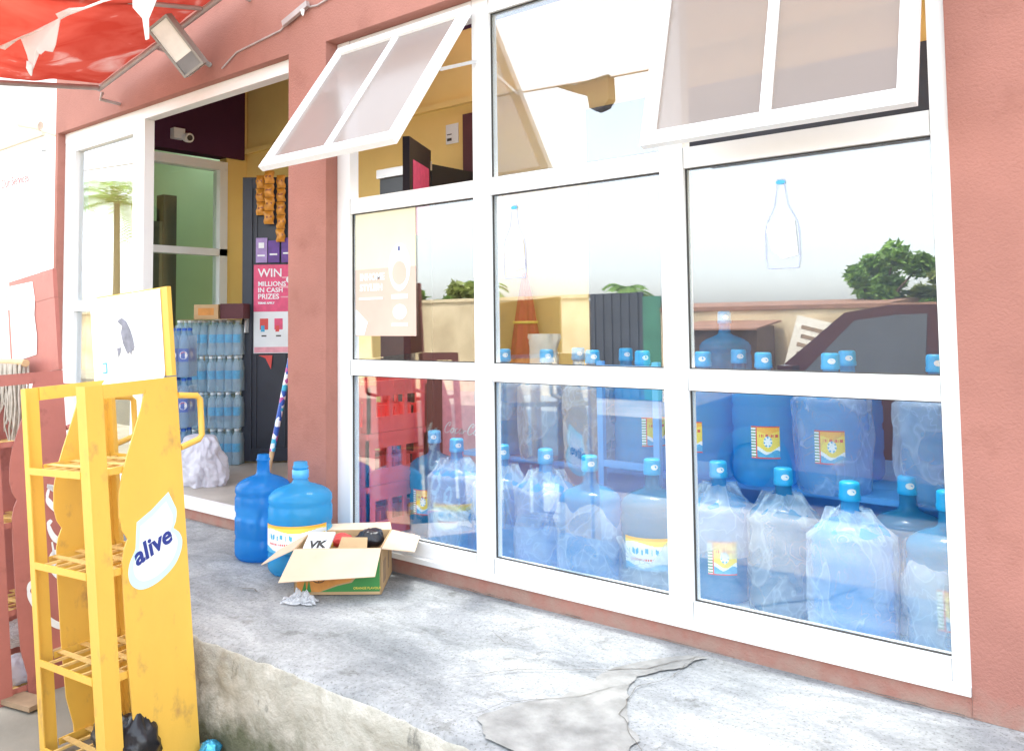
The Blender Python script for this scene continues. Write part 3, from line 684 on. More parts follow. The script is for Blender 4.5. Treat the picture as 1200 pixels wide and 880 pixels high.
# bottle shaped stickers on the glass
def bottle_sticker(x, z, s, lab, yel=False):
    e = empty('bottle_sticker', lab, 'sticker', (x,.035,z), 'bottle stickers on the shop glass')
    b = MB(); half = [(.012,.285),(.014,.25),(.022,.20),(.048,.15),(.055,.12),(.055,.03),(.05,.0)]
    b.prism([(p*s, q*s) for p, q in half] + [(-p*s, q*s) for p, q in reversed(half)], (x,.0232,z), X3, Z3v, .0009)
    b.build('sticker_sheet', FILM, e)
    ol = [(p*s, q*s) for p, q in half] + [(-p*s, q*s) for p, q in reversed(half)]
    b = MB(); b.tube([(x+p, .0222, z+q) for p, q in ol+ol[:1]], .0011, 5, cap=False); b.build('outline', LILACL, e)
    b = MB(); b.prism([(-.05*s,.12*s),(-.045*s,.145*s),(.042*s,.148*s),(.05*s,.04*s),(.0,.03*s),(-.035*s,.06*s)], (x,.0222,z), X3, Z3v, .001); b.build('white_print', OVAL, e)
    b = MB(); b.prism([(.016*math.cos(a*PI/8)*s, .007*math.sin(a*PI/8)*s) for a in range(16)], (x,.0222,z+.275*s), X3, Z3v, .001); b.build('cap_print', LBLUE, e)
bottle_sticker(1.045,1.28,1.05,'faint bottle sticker on the glass above the red folded umbrella')
bottle_sticker(2.16,1.265,1.02,'faint bottle sticker on the widest glass beside the reflected sky')

# ------------------------------------------------------------------ water jugs
def jug_profile():
    r = .125
    p = [(.0,.004),(.095,.0),(.112,.004),(.122,.018)]
    z = .018
    for zz, rr in ((.03,.125),(.085,.125),(.095,.1215),(.112,.1215),(.122,.125),(.19,.125),(.2,.1205),(.218,.1205),(.228,.125),(.285,.125),(.294,.121),(.306,.121),(.315,.125),(.335,.123),(.352,.112),(.368,.088),(.38,.058),(.388,.038),(.396,.031),(.41,.0285),(.452,.0275),(.455,.031),(.462,.031),(.466,.0275),(.482,.027),(.484,.021)):
        p.append((rr, zz))
    return p
def mk_jug_body(matl):
    b = MB(); b.lathe(jug_profile(), 44, cap0=False, cap1=False)
    # grip ledge on the shoulder
    return b
BODY = mk_jug_body(JUG)
def arc_patch(b, r, a0, a1, z0, z1, nu, nv, mf):
    b.grid(lambda u, v: (r*math.cos(a0+(a1-a0)*u), r*math.sin(a0+(a1-a0)*u), z0+(z1-z0)*v), nu, nv, 0, True, mf)
def mk_cap():
    b = MB(); b.lathe([(.0,.503),(.026,.503),(.0315,.499),(.033,.49),(.033,.462),(.0345,.458),(.0345,.445),(.033,.443)], 28, cap0=False, cap1=False,
                      fn=lambda r, z, a: (r*(1+.012*math.cos(a*14)), z)); return b
def mk_oval():
    b = MB()
    n = 20; vs = []
    for k in range(n):
        t = 2*PI*k/n; a = .42*math.cos(t); vs.append((.0343*math.cos(a), .0343*math.sin(a), .474+.0105*math.sin(t)))
    b.face(vs); return b
def mk_label_band():
    b = MB()
    def mf(i, j):
        u, v = (i+.5)/96, (j+.5)/44
        if v > .90: return 1
        if v > .80+.06*math.sin(u*9): return 2
        if v < .14+.07*math.sin(u*13+1): return 3
        if (u-.74)**2*5+(v-.45)**2 < .055: return 3 if (u-.74)**2*5+(v-.45)**2 > .022 else 0
        if .08 < u < .50 and .48 < v < .68 and math.sin(u*95)+.8*math.sin(u*41) > -.1 and abs(v-.58-.04*math.sin(u*60)) < .085: return 3
        if .10 < u < .46 and .30 < v < .36 and math.sin(u*210) > -.3: return 4
        if .90 < u < .98 and .3 < v < .7: return 2 if v > .5 else 3
        return 0
    arc_patch(b, .1262, -1.15, 1.15, .105, .225, 96, 44, mf); return b
def mk_label_square():
    b = MB()
    def mf(i, j):
        u, v = (i+.5)/48, (j+.5)/56
        if v < .035 or v > .965: return 4
        if u < .16: return 0 if math.sin(v*70) > -.6 else 5
        if u < .20: return 4
        if v > .80+.05*math.sin(u*8): return 1
        d = (u-.58)**2*1.4+(v-.52)**2
        if d < .030: return 0 if d < .012 or math.sin(math.atan2(v-.52, u-.58)*7) > 0 else 3
        if v < .30+.09*math.sin(u*7+.5): return 3 if v < .20+.07*math.sin(u*9) else 0
        if .24 < u < .94 and .66 < v < .75 and math.sin(u*90)+math.sin(u*37) > -.2: return 4
        return 2
    arc_patch(b, .1262, -.42, .42, .11, .23, 48, 56, mf); return b
LABM = [LWHITE, LORANGE, LYELL, LBLUE, LRED, BOXG]
def mk_wrap(seed, z0, z1, r=.130, gather=False):
    b = MB(); n = 64; k = 34; rnd = random.Random(seed)
    ph = [rnd.uniform(0, 6.28) for _ in range(6)]; lean = rnd.uniform(-1.5, 1.5)
    def pt(i, j):
        a = 2*PI*i/n; t = j/k; z = z0+(z1-z0)*t
        ca, sa_ = math.cos(a), math.sin(a)
        w = nz(ca*1.7+seed, sa_*1.7, z*6+seed)*.012 + abs(nz(ca*2.6+z*7*lean, sa_*2.6-z*6, seed*1.7))*.014 + nz(ca*4+seed, sa_*4, z*14)*.004
        rr = r+.004+w
        if gather:
            s = max(0, (z-.335)/(z1-.335))
            if s > 0:
                rr = rr*(1-s**.7*.60) + .015*math.sin(a*7+ph[0])*s + .010*math.sin(a*13+ph[1])*s
        else:
            e = max(0, (t-.7)/.3)
            rr += e*(.012*math.sin(a*3+ph[0])+.014*abs(math.sin(a*5+ph[1])))
            z += e*(.035*math.sin(a*2+ph[2])+.025*math.sin(a*5+ph[3])+.012*nz(ca*5, sa_*5, seed))
        if t < .12: rr -= (.12-t)*.06
        return (rr*ca, rr*sa_, z)
    b.grid(lambda u, v: pt(u*n, v*k), n, k); return b
_cache = {}
def shared(key, mk, name, mats, parent, world=False):
    """one mesh, many objects"""
    if key not in _cache:
        o = mk().build(name, mats, parent, world); _cache[key] = o.data; return o
    o = bpy.data.objects.new(name, _cache[key]); COL.objects.link(o); o.parent = parent; return o
def jug(x, y, z, lab, cap=True, label=None, lrot=0., wrap=None, deep=False, sc=1.0, collar=False, capl=False, group='large blue water jugs', tone=0):
    e = empty('water_jug', lab, 'water jug', (x, y, z), group)
    face = math.atan2(CAM.y-y, CAM.x-x)
    e.rotation_euler = (0, 0, face); e.scale = (sc, sc, 1)
    key = ('body', deep)
    shared(key, lambda: BODY, 'body', JUGD if deep else JUG, e)
    if cap:
        c = shared('cap', mk_cap, 'cap', CAPB, e)
        ov = shared('oval', mk_oval, 'emblem', OVAL, c); ov.rotation_euler = (0, 0, lrot*.6+.2)
    if collar:
        shared('collar', lambda: (lambda q: (q.lathe([(.0295,.41),(.0325,.412),(.0325,.447),(.0295,.449)], 28, cap0=False, cap1=False), q)[1])(MB()), 'collar', COLLAR, e)
    if label:
        l = shared('lab'+label, mk_label_band if label == 'band' else mk_label_square, 'label', LABM, e)
        l.rotation_euler = (0, 0, lrot)
        if label == 'hi': pass
    if wrap:
        kind, seed = wrap
        args = {'full': (seed, .0, .415, .130, True), 'low': (seed, .0, .30), 'base': (seed, .0, .20), 'top': (seed, .17, .42, .130, True)}[kind]
        shared((kind, seed), lambda: mk_wrap(*args), 'plastic_wrap', WRAP, e)
    return e
# two empties outside on the walkway
jug(-.317,-.232,0,'slimmer deep blue empty jug standing outside against the pillar',cap=False,deep=True,sc=1.04,label=None,group='empty jugs outside')
jug(.012,-.262,0,'wide blue empty jug with printed band standing behind the cardboard box',cap=False,collar=True,label='band',lrot=-.25,sc=1.14,group='empty jugs outside')
F = .06
front = [
 (.185,.428,'bare blue jug directly beside the red crates','square',-.55,None),
 (.479,.274,'bagged jug with a printed band standing beside the bare jug and crates','band',.1,('full',1)),
 (.787,.235,'bare jug just behind the white upright next to a bagged jug','',0,('top',2)),
 (1.015,.25,'tall bagged jug second from the upright, under two stacked bagged jugs','',0,('full',3)),
 (1.27,.205,'jug with its bag slipped to the waist, fully blue shoulders showing','',0,('low',4)),
 (1.512,.28,'jug with a crumpled bag over its printed label near the second upright','band',.15,('base',5)),
 (1.745,.375,'jug with a colourful square label and bag over its shoulders','square',.05,('top',6)),
 (2.0,.37,'bagged jug behind the widest pane, next to the labelled one','',0,('full',7)),
 (2.275,.24,'fully bagged jug in the middle of the widest pane','',0,('full',8)),
 (2.565,.262,'bagged jug with a square label at the window end by the terracotta wall','square',.1,('low',9)),
 (2.40,.455,'jug half hidden behind the bagged jugs of the widest pane','',0,None),
]
for x, y, lab, lb, lr, wr in front:
    jug(x, y, F, lab, True, lb or None, lr, wr, group='jugs on the shop floor behind the glass')
# wooden stand carrying the upper row
st = empty('jug_rack', 'blue plastic jug rack carrying the upper row of water jugs', 'stand', (1.4,1.0,F))
b = MB()
for k in range(5): b.box((.32,.495+k*.176,.446),(2.80,.665+k*.176,.468))
b.build('deck', STANDB, st)
for x in (.38, 1.45, 2.74):
    for y in (.64, 1.32):
        b = MB(); b.box((x-.03,y-.03,F),(x+.03,y+.03,.4455)); b.build('leg', STANDB, st)
H = .4685
for x in (1.192, 1.462):
    b = MB(); b.box((x-.014,.405,F),(x+.014,.43,.93)); b.build('upright', STANDB, st)
for z in (.50,.90):
    b = MB(); b.box((1.2065,.405,z-.014),(1.4475,.425,z+.014)); b.build('cross_bar', STANDB, st)
b = MB(); b.box((.34,.70,F),(2.78,.715,.4455)); b.build('back_panel', STANDB, st)
upper = [
 (.545,.55,'upper jug nearest the red crates, standing on the blue jug rack','',0,('top',11)),
 (.805,.55,'upper bagged jug next to a white paper bag on the stand','',0,('full',12)),
 (1.063,.55,'upper bagged jug beside the red folded umbrella gap','',0,('full',13)),
 (1.318,.555,'upper bare jug with a big yellow and white label near the second upright','square',.35,None),
 (1.605,.55,'upper jug just past the second upright with a red edged label','square',-.5,None),
 (1.862,.55,'upper bare jug with a yellow label behind the widest pane','square',.0,None),
 (2.118,.56,'upper jug under a big loose bag, label showing through','square',-.1,('full',14)),
 (2.48,.56,'upper bagged jug closest to the end wall of the shop','',0,('full',15)),
 (.785,.84,'rear upper jug behind the bagged pair on the stand','',0,None),
 (1.06,.84,'rear upper jug in the second row of the stand','',0,None),
 (1.63,.84,'rear upper jug behind the red edged label jug','',0,None),
 (2.09,.84,'rear upper jug behind the big loose bag','',0,None),
 (2.50,.86,'rear upper jug in the corner by the end wall','',0,None),
]
for x, y, lab, lb, lr, wr in upper:
    jug(x, y, H, lab, True, lb or None, lr, wr, group='jugs on the blue jug rack')
cb = MB(); cb.box((1.20,1.16,H),(1.52,1.385,H+.17)); tag(cb.build('carton', CARD), 'plain brown carton raising one jug at the back of the stand', 'carton')
jug(1.37,1.262,H+.171,'highest jug of all, raised on a carton at the back',True,None,group='jugs on the blue jug rack')

# ------------------------------------------------------------------ white paper bag by the umbrella, folded umbrella
b = MB()
def pb(u, v):
    a = u*2*PI; r = .075+.012*nz(math.cos(a)*2, math.sin(a)*2, v*3)
    if v > .8: r += .012*math.sin(a*6)
    return (.51+r*math.cos(a)*1.1, .92+r*.75*math.sin(a), H+.40+ v*.17)
b.grid(pb, 24, 8); b.face([pb(k/12, 0) for k in range(12)][::-1])
b2 = MB(); b2.box((.42,.86,H),(.60,.985,H+.399)); 
pbo = empty('paper_bag', 'cream paper bag standing on a box in front of the red folded umbrella', 'bag', (.51,.92,H+.4)); b.build('bag_body', SIGNC, pbo)
tag(b2.build('carton', CARD), 'tall brown carton under the cream paper bag', 'carton')
um = empty('folded_umbrella', 'red folded parasol leaning upright against the yellow back wall', 'umbrella', (.10,1.29,F))
b = MB()
pr = [(.02,.50),(.085,.52),(.10,.62),(.092,.80),(.072,1.0),(.045,1.2),(.022,1.34),(.010,1.40)]
b.lathe(pr, 48, c=(.10,1.29,0), fn=lambda r, z, a: (r*(1+.16*math.cos(a*8)+.05*math.sin(a*3)), z)); b.build('cloth', UMBR, um)
b = MB(); b.tube([(.10,1.29,F),(.10,1.29,.51)], .014); b.tube([(.10,1.29,1.39),(.10,1.29,1.47)], .012); b.build('pole', METAL, um)
b = MB(); b.tube([(.10+.068*math.cos(a*PI/10), 1.29+.068*math.sin(a*PI/10), 1.10) for a in range(21)], .008, cap=False); b.build('strap', LYELL, um)

# ------------------------------------------------------------------ red bottle crates
def crate_face(b, o, u, wid, hgt, kind):
    """one crate side in the plane o + u*x + z; built of bars round its openings"""
    o = Vector(o); u = Vector(u); n = u.cross(Vector((0,0,1)))*.014
    def r(x0, x1, z0, z1, t=1.0):
        p = [o+u*x0+Vector((0,0,z0)), o+u*x1+Vector((0,0,z0)), o+u*x1+Vector((0,0,z1)), o+u*x0+Vector((0,0,z1))]
        b.hexa([p[0]-n, p[1]-n, p[2]-n, p[3]-n] + [q+n*(t-1) for q in p])
    w, h = wid, hgt
    r(0,w,h-.03,h,1.25); r(0,w,h-.075,h-.03)                 # rim band
    if kind == 'long':
        xs = [0,.055,.115,.125,.185,.195,.255,.265,w-.055,w] if False else None
        r(0,.05,0,h-.075); r(w-.05,w,0,h-.075); r(.05,w-.05,0,.055,)
        gap = (w-.10)/3
        for k in range(4):
            if k in (0, 3): continue
            x = .05+gap*k; r(x-.011,x+.011,.055,h-.075)
        for k in range(3): r(.05+gap*k+(.011 if k else 0),.05+gap*(k+1)-(.011 if k < 2 else 0),.055,.075,.9)
    else:
        r(0,.045,0,h-.075); r(w-.045,w,0,h-.075)
        r(.045,.075,.0,h-.075); r(w-.085,w-.065,0,h-.075); r(w-.065,w-.045,0,.03,.8); r(w-.065,w-.045,h-.10,h-.075,.8)
        r(.075,w-.085,h-.085,h-.075); r(.075,w-.085,.105,h-.135)              # above and below the handle slot
        r(.075,w-.085,0,.045); 
        m = (.075+w-.085)/2
        for a, c in ((.075,.085),(m-.014,m+.014),(w-.097,w-.085)): r(a,c,.045,.105)
def crate(x0, y0, z0, lab):
    e = empty('bottle_crate', lab, 'crate', (x0, y0, z0), 'red bottle crates stacked behind the glass')
    w, d, h = .30, .40, .252
    for nm, o_, u_, ww, kd in (('end_panel',(0,0,0),(1,0,0),w,'s'),('side_panel',(w,0,0),(0,1,0),d,'long'),('end_panel',(w,d,0),(-1,0,0),w,'s'),('side_panel',(0,d,0),(0,-1,0),d,'long')):
        b = MB(); crate_face(b, o_, u_, ww, h, kd); b.build(nm, CRATE, e, False)
    b = MB(); b.box((.015,.015,.004),(w-.015,d-.015,.014)); b.box((.09,.02,.014),(.10,d-.02,.12)); b.box((.195,.02,.014),(.205,d-.02,.12)); 
    for k in range(1, 4): b.box((.02,d*k/4-.004,.0145),(w-.02,d*k/4+.004,.118))
    b.build('bottom_grid', CRATE, e, False)
for k, lab in enumerate(('lowest red bottle crate of the stack behind the glass','red bottle crate in the middle of its stack','topmost red bottle crate of the stack under the poster')):
    crate(-.262+.004*k, .115-.006*(k % 2), F+.254*k, lab)
# pinkish carton with flowing white script behind the jugs
ct = empty('script_carton', 'dusky pink carton with flowing white script behind the crates', 'carton', (.2,.66,F))
# ------------------------------------------------------------------ handwriting strokes
def spline(pts, n=8):
    out = []
    for i in range(len(pts)-1):
        p0 = pts[max(i-1,0)]; p1 = pts[i]; p2 = pts[i+1]; p3 = pts[min(i+2,len(pts)-1)]
        for k in range(n):
            t = k/n
            out.append(tuple(.5*((2*p1[a])+(-p0[a]+p2[a])*t+(2*p0[a]-5*p1[a]+4*p2[a]-p3[a])*t*t+(-p0[a]+3*p1[a]-3*p2[a]+p3[a])*t**3) for a in (0,1)))
    out.append(pts[-1]); return out
GLY = {
 'C': [[(.75,.72),(.78,.95),(.6,1.02),(.3,.75),(.12,.35),(.22,.02),(.5,.0),(.85,.25)], [(.75,.72),(.62,.66),(.60,.82)]],
 'o': [[(.42,.48),(.2,.44),(.08,.18),(.2,.0),(.42,.12),(.48,.36),(.36,.48),(.34,.38),(.66,.42)]],
 'c': [[(.44,.40),(.34,.48),(.14,.34),(.12,.06),(.3,.0),(.6,.26)]],
 'a': [[(.44,.42),(.24,.46),(.08,.18),(.2,.0),(.38,.16),(.48,.46)], [(.48,.46),(.42,.1),(.5,.0),(.7,.2)]],
 'l': [[(.05,.12),(.36,.7),(.38,1.0),(.24,.9),(.16,.3),(.24,.02),(.48,.2)]],
 '-': [[(.05,.24),(.2,.30),(.42,.26)]],
}
ADV = {'C': .82, 'o': .58, 'c': .52, 'a': .62, 'l': .42, '-': .46}
def script(b, word, size, o, u, v, m=0, pen=.075, sx_=1.0):
    o = Vector(o); u = Vector(u).normalized(); v = Vector(v).normalized(); w = u.cross(v)
    x = 0
    for ch in word:
        for st_ in GLY[ch]:
            pl = spline(st_)
            rows = []
            for i, (px, py) in enumerate(pl):
                a = pl[max(i-1,0)]; c = pl[min(i+1,len(pl)-1)]
                dx, dy = c[0]-a[0], c[1]-a[1]; l = math.hypot(dx, dy) or 1
                th = pen*(.35+.65*abs(dy)/l)*(.5+.5*min(1, 6*min(i, len(pl)-1-i)/len(pl)))
                nx, ny = -dy/l*th, dx/l*th
                sx = (px+py*.22)
                q = o + u*((x+sx)*size*sx_) + v*(py*size) + w*.0008
                rows.append((q + u*nx*size + v*ny*size, q - u*nx*size - v*ny*size))
            for i in range(len(rows)-1):
                b.face([rows[i][0], rows[i][1], rows[i+1][1], rows[i+1][0]], m)
        x += ADV[ch]
b = MB(); b.box((.02,.66,F),(.30,.90,F+.37)); b.box((.02,.66,F+.372),(.30,.90,F+.74)); b.build('carton_body', PINKL, ct)
b = MB(); script(b, 'Coca-Cola', .055, (.03,.6585,F+.46), X3, Z3v); b.build('lettering', OVAL, ct)

# ------------------------------------------------------------------ fridge, notices and camera inside
fr = empty('drinks_fridge', 'tall black drinks fridge standing against the yellow back wall', 'fridge', (-.58,1.2,F))
b = MB(); b.box((-.82,.98,F),(-.36,1.38,2.06)); b.build('body', FRIDGE, fr)
b = MB(); b.box((-.825,.955,2.02),(-.355,.9795,2.075)); b.build('top_trim', SILVER, fr)
b = MB(); M_ = Matrix.Translation((-.36,.975,0)) @ Matrix.Rotation(R(-62),4,'Z')
b.box((0,-.04,F+.1),(.42,0,2.14),0,M_); dd = b.build('door', FRIDGE, fr)
b = MB(); b.box((.05,.0008,1.6),(.36,.003,2.02),0,M_); b.build('sticker', PINK, dd)
bd = MB(); bd.box((-.46,1.372,1.95),(-.33,1.398,2.45)); tag(bd.build('wall_board', MAROON), 'narrow maroon board fixed on the yellow wall above the fridge', 'board')
nt_ = empty('wall_notice', 'small white notice stuck on the yellow back wall', 'notice', (-.57,1.39,2.3))
b = MB(); b.box((-.63,1.394,2.28),(-.52,1.3985,2.41)); b.build('sheet', LWHITE, nt_)
for z0, z1 in ((2.30,2.318),(2.34,2.346)):
    b = MB(); b.box((-.618,1.392,z0),(-.578,1.3938,z1)); b.build('print', DARKP, nt_)
ci = empty('dome_camera', 'small white camera fixed under the purple beam inside the entrance', 'camera', (-2.87,.76,2.57))
b = MB(); b.box((-2.888,.70,2.545),(-2.83,.79,2.625)); b.build('housing', PCAMW, ci)
b = MB(); b.tube([(-2.83,.80,2.56),(-2.78,.80,2.55)], .036, 16); b.build('lens_barrel', PCAMW, ci)
b = MB(); b.tube([(-2.7795,.80,2.55),(-2.775,.80,2.549)], .022, 16); b.build('lens', DARKP, ci)

# ------------------------------------------------------------------ shrink-wrapped water packs
def mk_bottle():
    b = MB(); b.lathe([(.0,.002),(.024,.0),(.0285,.008),(.0285,.05),(.0265,.056),(.0285,.062),(.0285,.085),(.0278,.09)], 14, 0, cap0=False, cap1=False)
    b.lathe([(.0279,.0905),(.0279,.15)], 14, 1, cap0=False, cap1=False)
    b.lathe([(.0278,.1505),(.0285,.156),(.0285,.175),(.024,.20),(.013,.226),(.012,.236)], 14, 0, cap0=False, cap1=False)
    b.lathe([(.0145,.2365),(.0145,.252),(.0,.253)], 12, 2, cap0=False, cap1=False)
    return b
PETM = [PET, LBLUE, OVAL]
bm_ = mk_bottle()
def pack(o, ux, lab, nx=4, ny=3, group='shrink-wrapped water packs in the entrance'):
    e = empty('water_pack', lab, 'water pack', o, group); e.rotation_euler = (0, 0, ux)
    for i in range(nx):
        for j in range(ny):
            q = shared('bottle', lambda: bm_, 'bottle', PETM, e)
            q.location = ((i+.5)*.058, (j+.5)*.058, 0); q.rotation_euler = (random.uniform(-.035,.035), random.uniform(-.035,.035), random.uniform(0, 6))
    w, d = nx*.058, ny*.058
    key = ('pw', nx, ny)
    def mk():
        b = MB(); n = 40
        def pt(u, v):
            a = u*2*PI; c, s = math.cos(a), math.sin(a); k = (abs(c)**8+abs(s)**8)**(-1/8)
            z = .003+.215*v; sh = 1-max(0, v-.75)*.3
            return (w/2+(w/2+.004)*c*k*sh+nz(c*4, s*4, v*6)*.002, d/2+(d/2+.004)*s*k*sh, z)
        b.grid(pt, n, 8); return b
    shared(key, mk, 'shrink_wrap', SHRINK, e)
    return e
pu = Vector((.77,.638,0)); pang = math.atan2(.638,.77)
names_ = ('bottom','second','third','top')
for k in range(4):
    for s, side in ((0,'wall side'),(1,'door side')):
        oo = Vector((-2.46,.50,.121)) + pu*(.24*s) + Vector((0,0,.2565*k))
        pack(oo, pang, '%s water pack of its stack, on the %s of the entrance' % (names_[k], side))
# soft drink packs with round emblem
def mk_soda():
    b = MB(); b.lathe([(.0,.002),(.030,.0),(.038,.012),(.036,.06),(.037,.10)], 16, 0, cap0=False, cap1=False)
    b.lathe([(.0375,.1005),(.0375,.185)], 16, 1, cap0=False, cap1=False)
    b.lathe([(.037,.1855),(.036,.21),(.028,.25),(.014,.29),(.0135,.30)], 16, 0, cap0=False, cap1=False)
    b.lathe([(.016,.3005),(.016,.318),(.0,.32)], 12, 2, cap0=False, cap1=False); return b
def mk_emb():
    b = MB(); n = 18
    def ring(r0, m, off):
        vs = []
        for k in range(n):
            t = 2*PI*k/n; a = r0/.0378*math.cos(t); vs.append(((.0378+off)*math.cos(a), (.0378+off)*math.sin(a), .143+r0*math.sin(t)))
        return vs
    b.face(ring(.026, 0, .0005), 0)
    v = ring(.021, 1, .001); b.face(v[1:9], 1); b.face(v[10:18], 2); return b
SODM = [plastic('clear_soda_bottle', (.35,.55,.75), (.7,.85,.95), .5, .3, .1), P('soda_label_blue', (.01,.08,.42), .35, var=.05), P('soda_cap_blue', (.02,.10,.45), .4)]
sod = mk_soda()
for k in range(3):
    e = empty('soda_pack', ('lowest','middle','uppermost')[k] + ' pack of blue labelled soft drinks beside the water packs', 'soda pack', (-2.06,.22,.121+.325*k), 'blue labelled soda packs in the entrance')
    e.rotation_euler = (0, 0, pang-.1)
    for i in range(4):
        for j in range(2):
            q = shared('soda', lambda: sod, 'bottle', SODM, e); q.location = (-.10+i*.077, j*.077, 0)
            w_ = shared('emb', mk_emb, 'emblem', [OVAL, LRED, SODM[1]], q); w_.rotation_euler = (0, 0, -pang-.55)
    def mkw():
        b = MB(); b.grid(lambda u, v: ((lambda a: (.016+.158*math.cos(a)*(abs(math.cos(a))**8+abs(math.sin(a))**8)**(-1/8), .0385+.081*math.sin(a)*(abs(math.cos(a))**8+abs(math.sin(a))**8)**(-1/8), .002+.27*v))(u*2*PI)), 40, 6); return b
    shared('sodawrap', mkw, 'shrink_wrap', SHRINK, e)
Mp = Matrix.Translation(Vector((-2.30,.64,.121+.2565*4))) @ Matrix.Rotation(pang,4,'Z')
e = empty('snack_carton', 'printed brown carton lying on top of the water packs', 'carton', Mp.translation, 'cartons on the water packs')
b = MB(); b.box((-.04,-.08,.004),(.13,.09,.105),0,Mp); b.build('carton_body', CARD, e)
b = MB(); b.box((-.01,-.0815,.03),(.10,-.0803,.08),0,Mp); b.build('print', BOXO, e)
b = MB(); b.box((.138,-.06,.004),(.30,.10,.11),0,Mp); tag(b.build('dark_carton', MAROON), 'dark maroon carton next to the printed one on the packs', 'carton', 'cartons on the water packs')
b = MB(); b.box((-.14,-.11,-.001),(.26,.02,.002),0,Mp); tag(b.build('cardboard_sheet', CARD), 'thin cardboard sheet between the water packs and the cartons', 'cardboard')
# white nylon sack
b = MB()
def sack(u, v):
    a = u*2*PI; t = v*PI*.5
    r = (.155*math.cos(t)**.55) if v < 1 else 0
    z = .30*math.sin(t)**1.1
    w_ = nz(math.cos(a)*2.2, math.sin(a)*2.2, z*8)*.045 + abs(nz(math.cos(a)*4+z*5, math.sin(a)*4, z*13))*.04 + abs(nz(math.cos(a)*9-z*8, math.sin(a)*9, z*20+3))*.022
    r = max(0, r+w_*(1-v*.6)); 
    return (-1.70+r*1.15*math.cos(a), .27+r*.8*math.sin(a), .121+z+nz(a, v*3, 2)*.01*v)
b.grid(sack, 90, 44); sk = empty('nylon_sack', 'crumpled white nylon sack slumped on the entrance floor', 'sack', (-1.7,.27,.12)); b.build('sack_body', BAGW, sk)

# ------------------------------------------------------------------ patterned mop stick
ms = empty('mop_stick', 'stick wrapped in patterned blue plastic leaning by the entrance pillar', 'stick', (-.585,-.06,.0))
A = Vector((-.60,-.085,.005)); B_ = Vector((-.405,.045,1.16)); dv = B_-A
b = MB(); b.tube([A, A+dv*.39], .013, 12); b.build('bare_wood', STICKW, ms)
def stickwrap():
    m, nt, out = mat('blue_patterned_film')
    bs = nt.nodes.new('ShaderNodeBsdfPrincipled'); bs.inputs['Roughness'].default_value = .35
    tc = nt.nodes.new('ShaderNodeTexCoord'); vo = N(nt, 'ShaderNodeTexVoronoi'); vo.inputs['Scale'].default_value = 38
    nt.links.new(tc.outputs['Object'], vo.inputs['Vector'])
    sp = N(nt, 'ShaderNodeSeparateColor'); nt.links.new(vo.outputs['Color'], sp.inputs[0])
    r = ramp(nt, sp.outputs[0], [(.0, (.03,.10,.42)), (.35, (.04,.42,.62)), (.6, (.75,.80,.85)), (.85, (.45,.08,.30))]); r.color_ramp.interpolation = 'CONSTANT'
    nt.links.new(r.outputs[0], bs.inputs['Base Color']); nt.links.new(bs.outputs[0], out.inputs[0]); return m
b = MB(); b.tube([A+dv*.391, B_], .0145, 12); b.build('film_sleeve', stickwrap(), ms)

# ------------------------------------------------------------------ cardboard box outside
bx = empty('cardboard_box', 'open brown cardboard box of litter on the walkway by the kerb', 'box', (.42,-.25,0))
A = Vector((.293,-.504,.003)); e1 = Vector((.275,.225,0)).normalized(); e2 = Vector((-e1.y, e1.x, 0)); bw, bdp, bh = .355, .315, .185
def BP(x, y, z): return A + e1*x + e2*y + Vector((0,0,z))
def bslab(b, p, t, m=0):
    p = [Vector(q) for q in p]; n = (p[1]-p[0]).cross(p[3]-p[0]).normalized()*t
    b.hexa([q for q in p] + [q+n for q in p], m)
T = .005
b = MB()
bslab(b, [BP(0,0,0),BP(bw,0,0),BP(bw,0,bh),BP(0,0,bh)], -T); bslab(b, [BP(bw,0,0),BP(bw,bdp,0),BP(bw,bdp,bh),BP(bw,0,bh)], -T)
bslab(b, [BP(bw,bdp,0),BP(0,bdp,0),BP(0,bdp,bh),BP(bw,bdp,bh)], -T); bslab(b, [BP(0,bdp,0),BP(0,0,0),BP(0,0,bh),BP(0,bdp,bh)], -T)
bslab(b, [BP(T,T,.001),BP(bw-T,T,.001),BP(bw-T,bdp-T,.001),BP(T,bdp-T,.001)], T)
bxo = b.build('carton_body', CARD, bx)
b = MB(); b.prism([(.30*bw,.012),(bw-.006,.012),(bw-.006,bh-.01),(bw*.82,bh-.01),(bw*.76,.085),(bw*.66,.048),(bw*.5,.036)], BP(0,-.0006,0), e1, (0,0,1), .0008); b.build('green_print', BOXG, bxo)
b = MB(); b.prism([(.03*bw,.012),(.29*bw,.012),(.48*bw,.040),(.64*bw,.052),(.74*bw,.09),(.78*bw,bh-.01),(.03*bw,bh-.01)], BP(0,-.0006,0), e1, (0,0,1), .0008); b.build('orange_print', BOXO, bxo)
b = MB()
b.text('ORANGE FLAVOUR', .013, BP(bw*.68,-.0018,.022), e1, (0,0,1)); b.build('lettering', LYELL, bxo)
b = MB()
b.tube([BP(.10+.03*math.cos(t*PI/10),-.002,.075+.026*math.sin(t*PI/10)) for t in range(21)], .0016, 6); b.tube([BP(.075,-.002,.075),BP(.125,-.002,.075)], .0014, 6); b.tube([BP(.10,-.002,.05),BP(.10,-.002,.10)], .0014, 6)
b.tube([BP(.185+.03*math.cos(PI+t*PI/10),-.002,.085+.018*math.sin(PI+t*PI/10)) for t in range(11)], .003, 6)
b.build('dark_print', DARKP, bxo)
b = MB(); b.prism([(.03,.012),(.045,.06),(.05,.012),(.06,.06),(.07,.012)], BP(0,-.0016,0), e1, (0,0,1), .0006); b.build('leaf_print', BOXG, bxo)
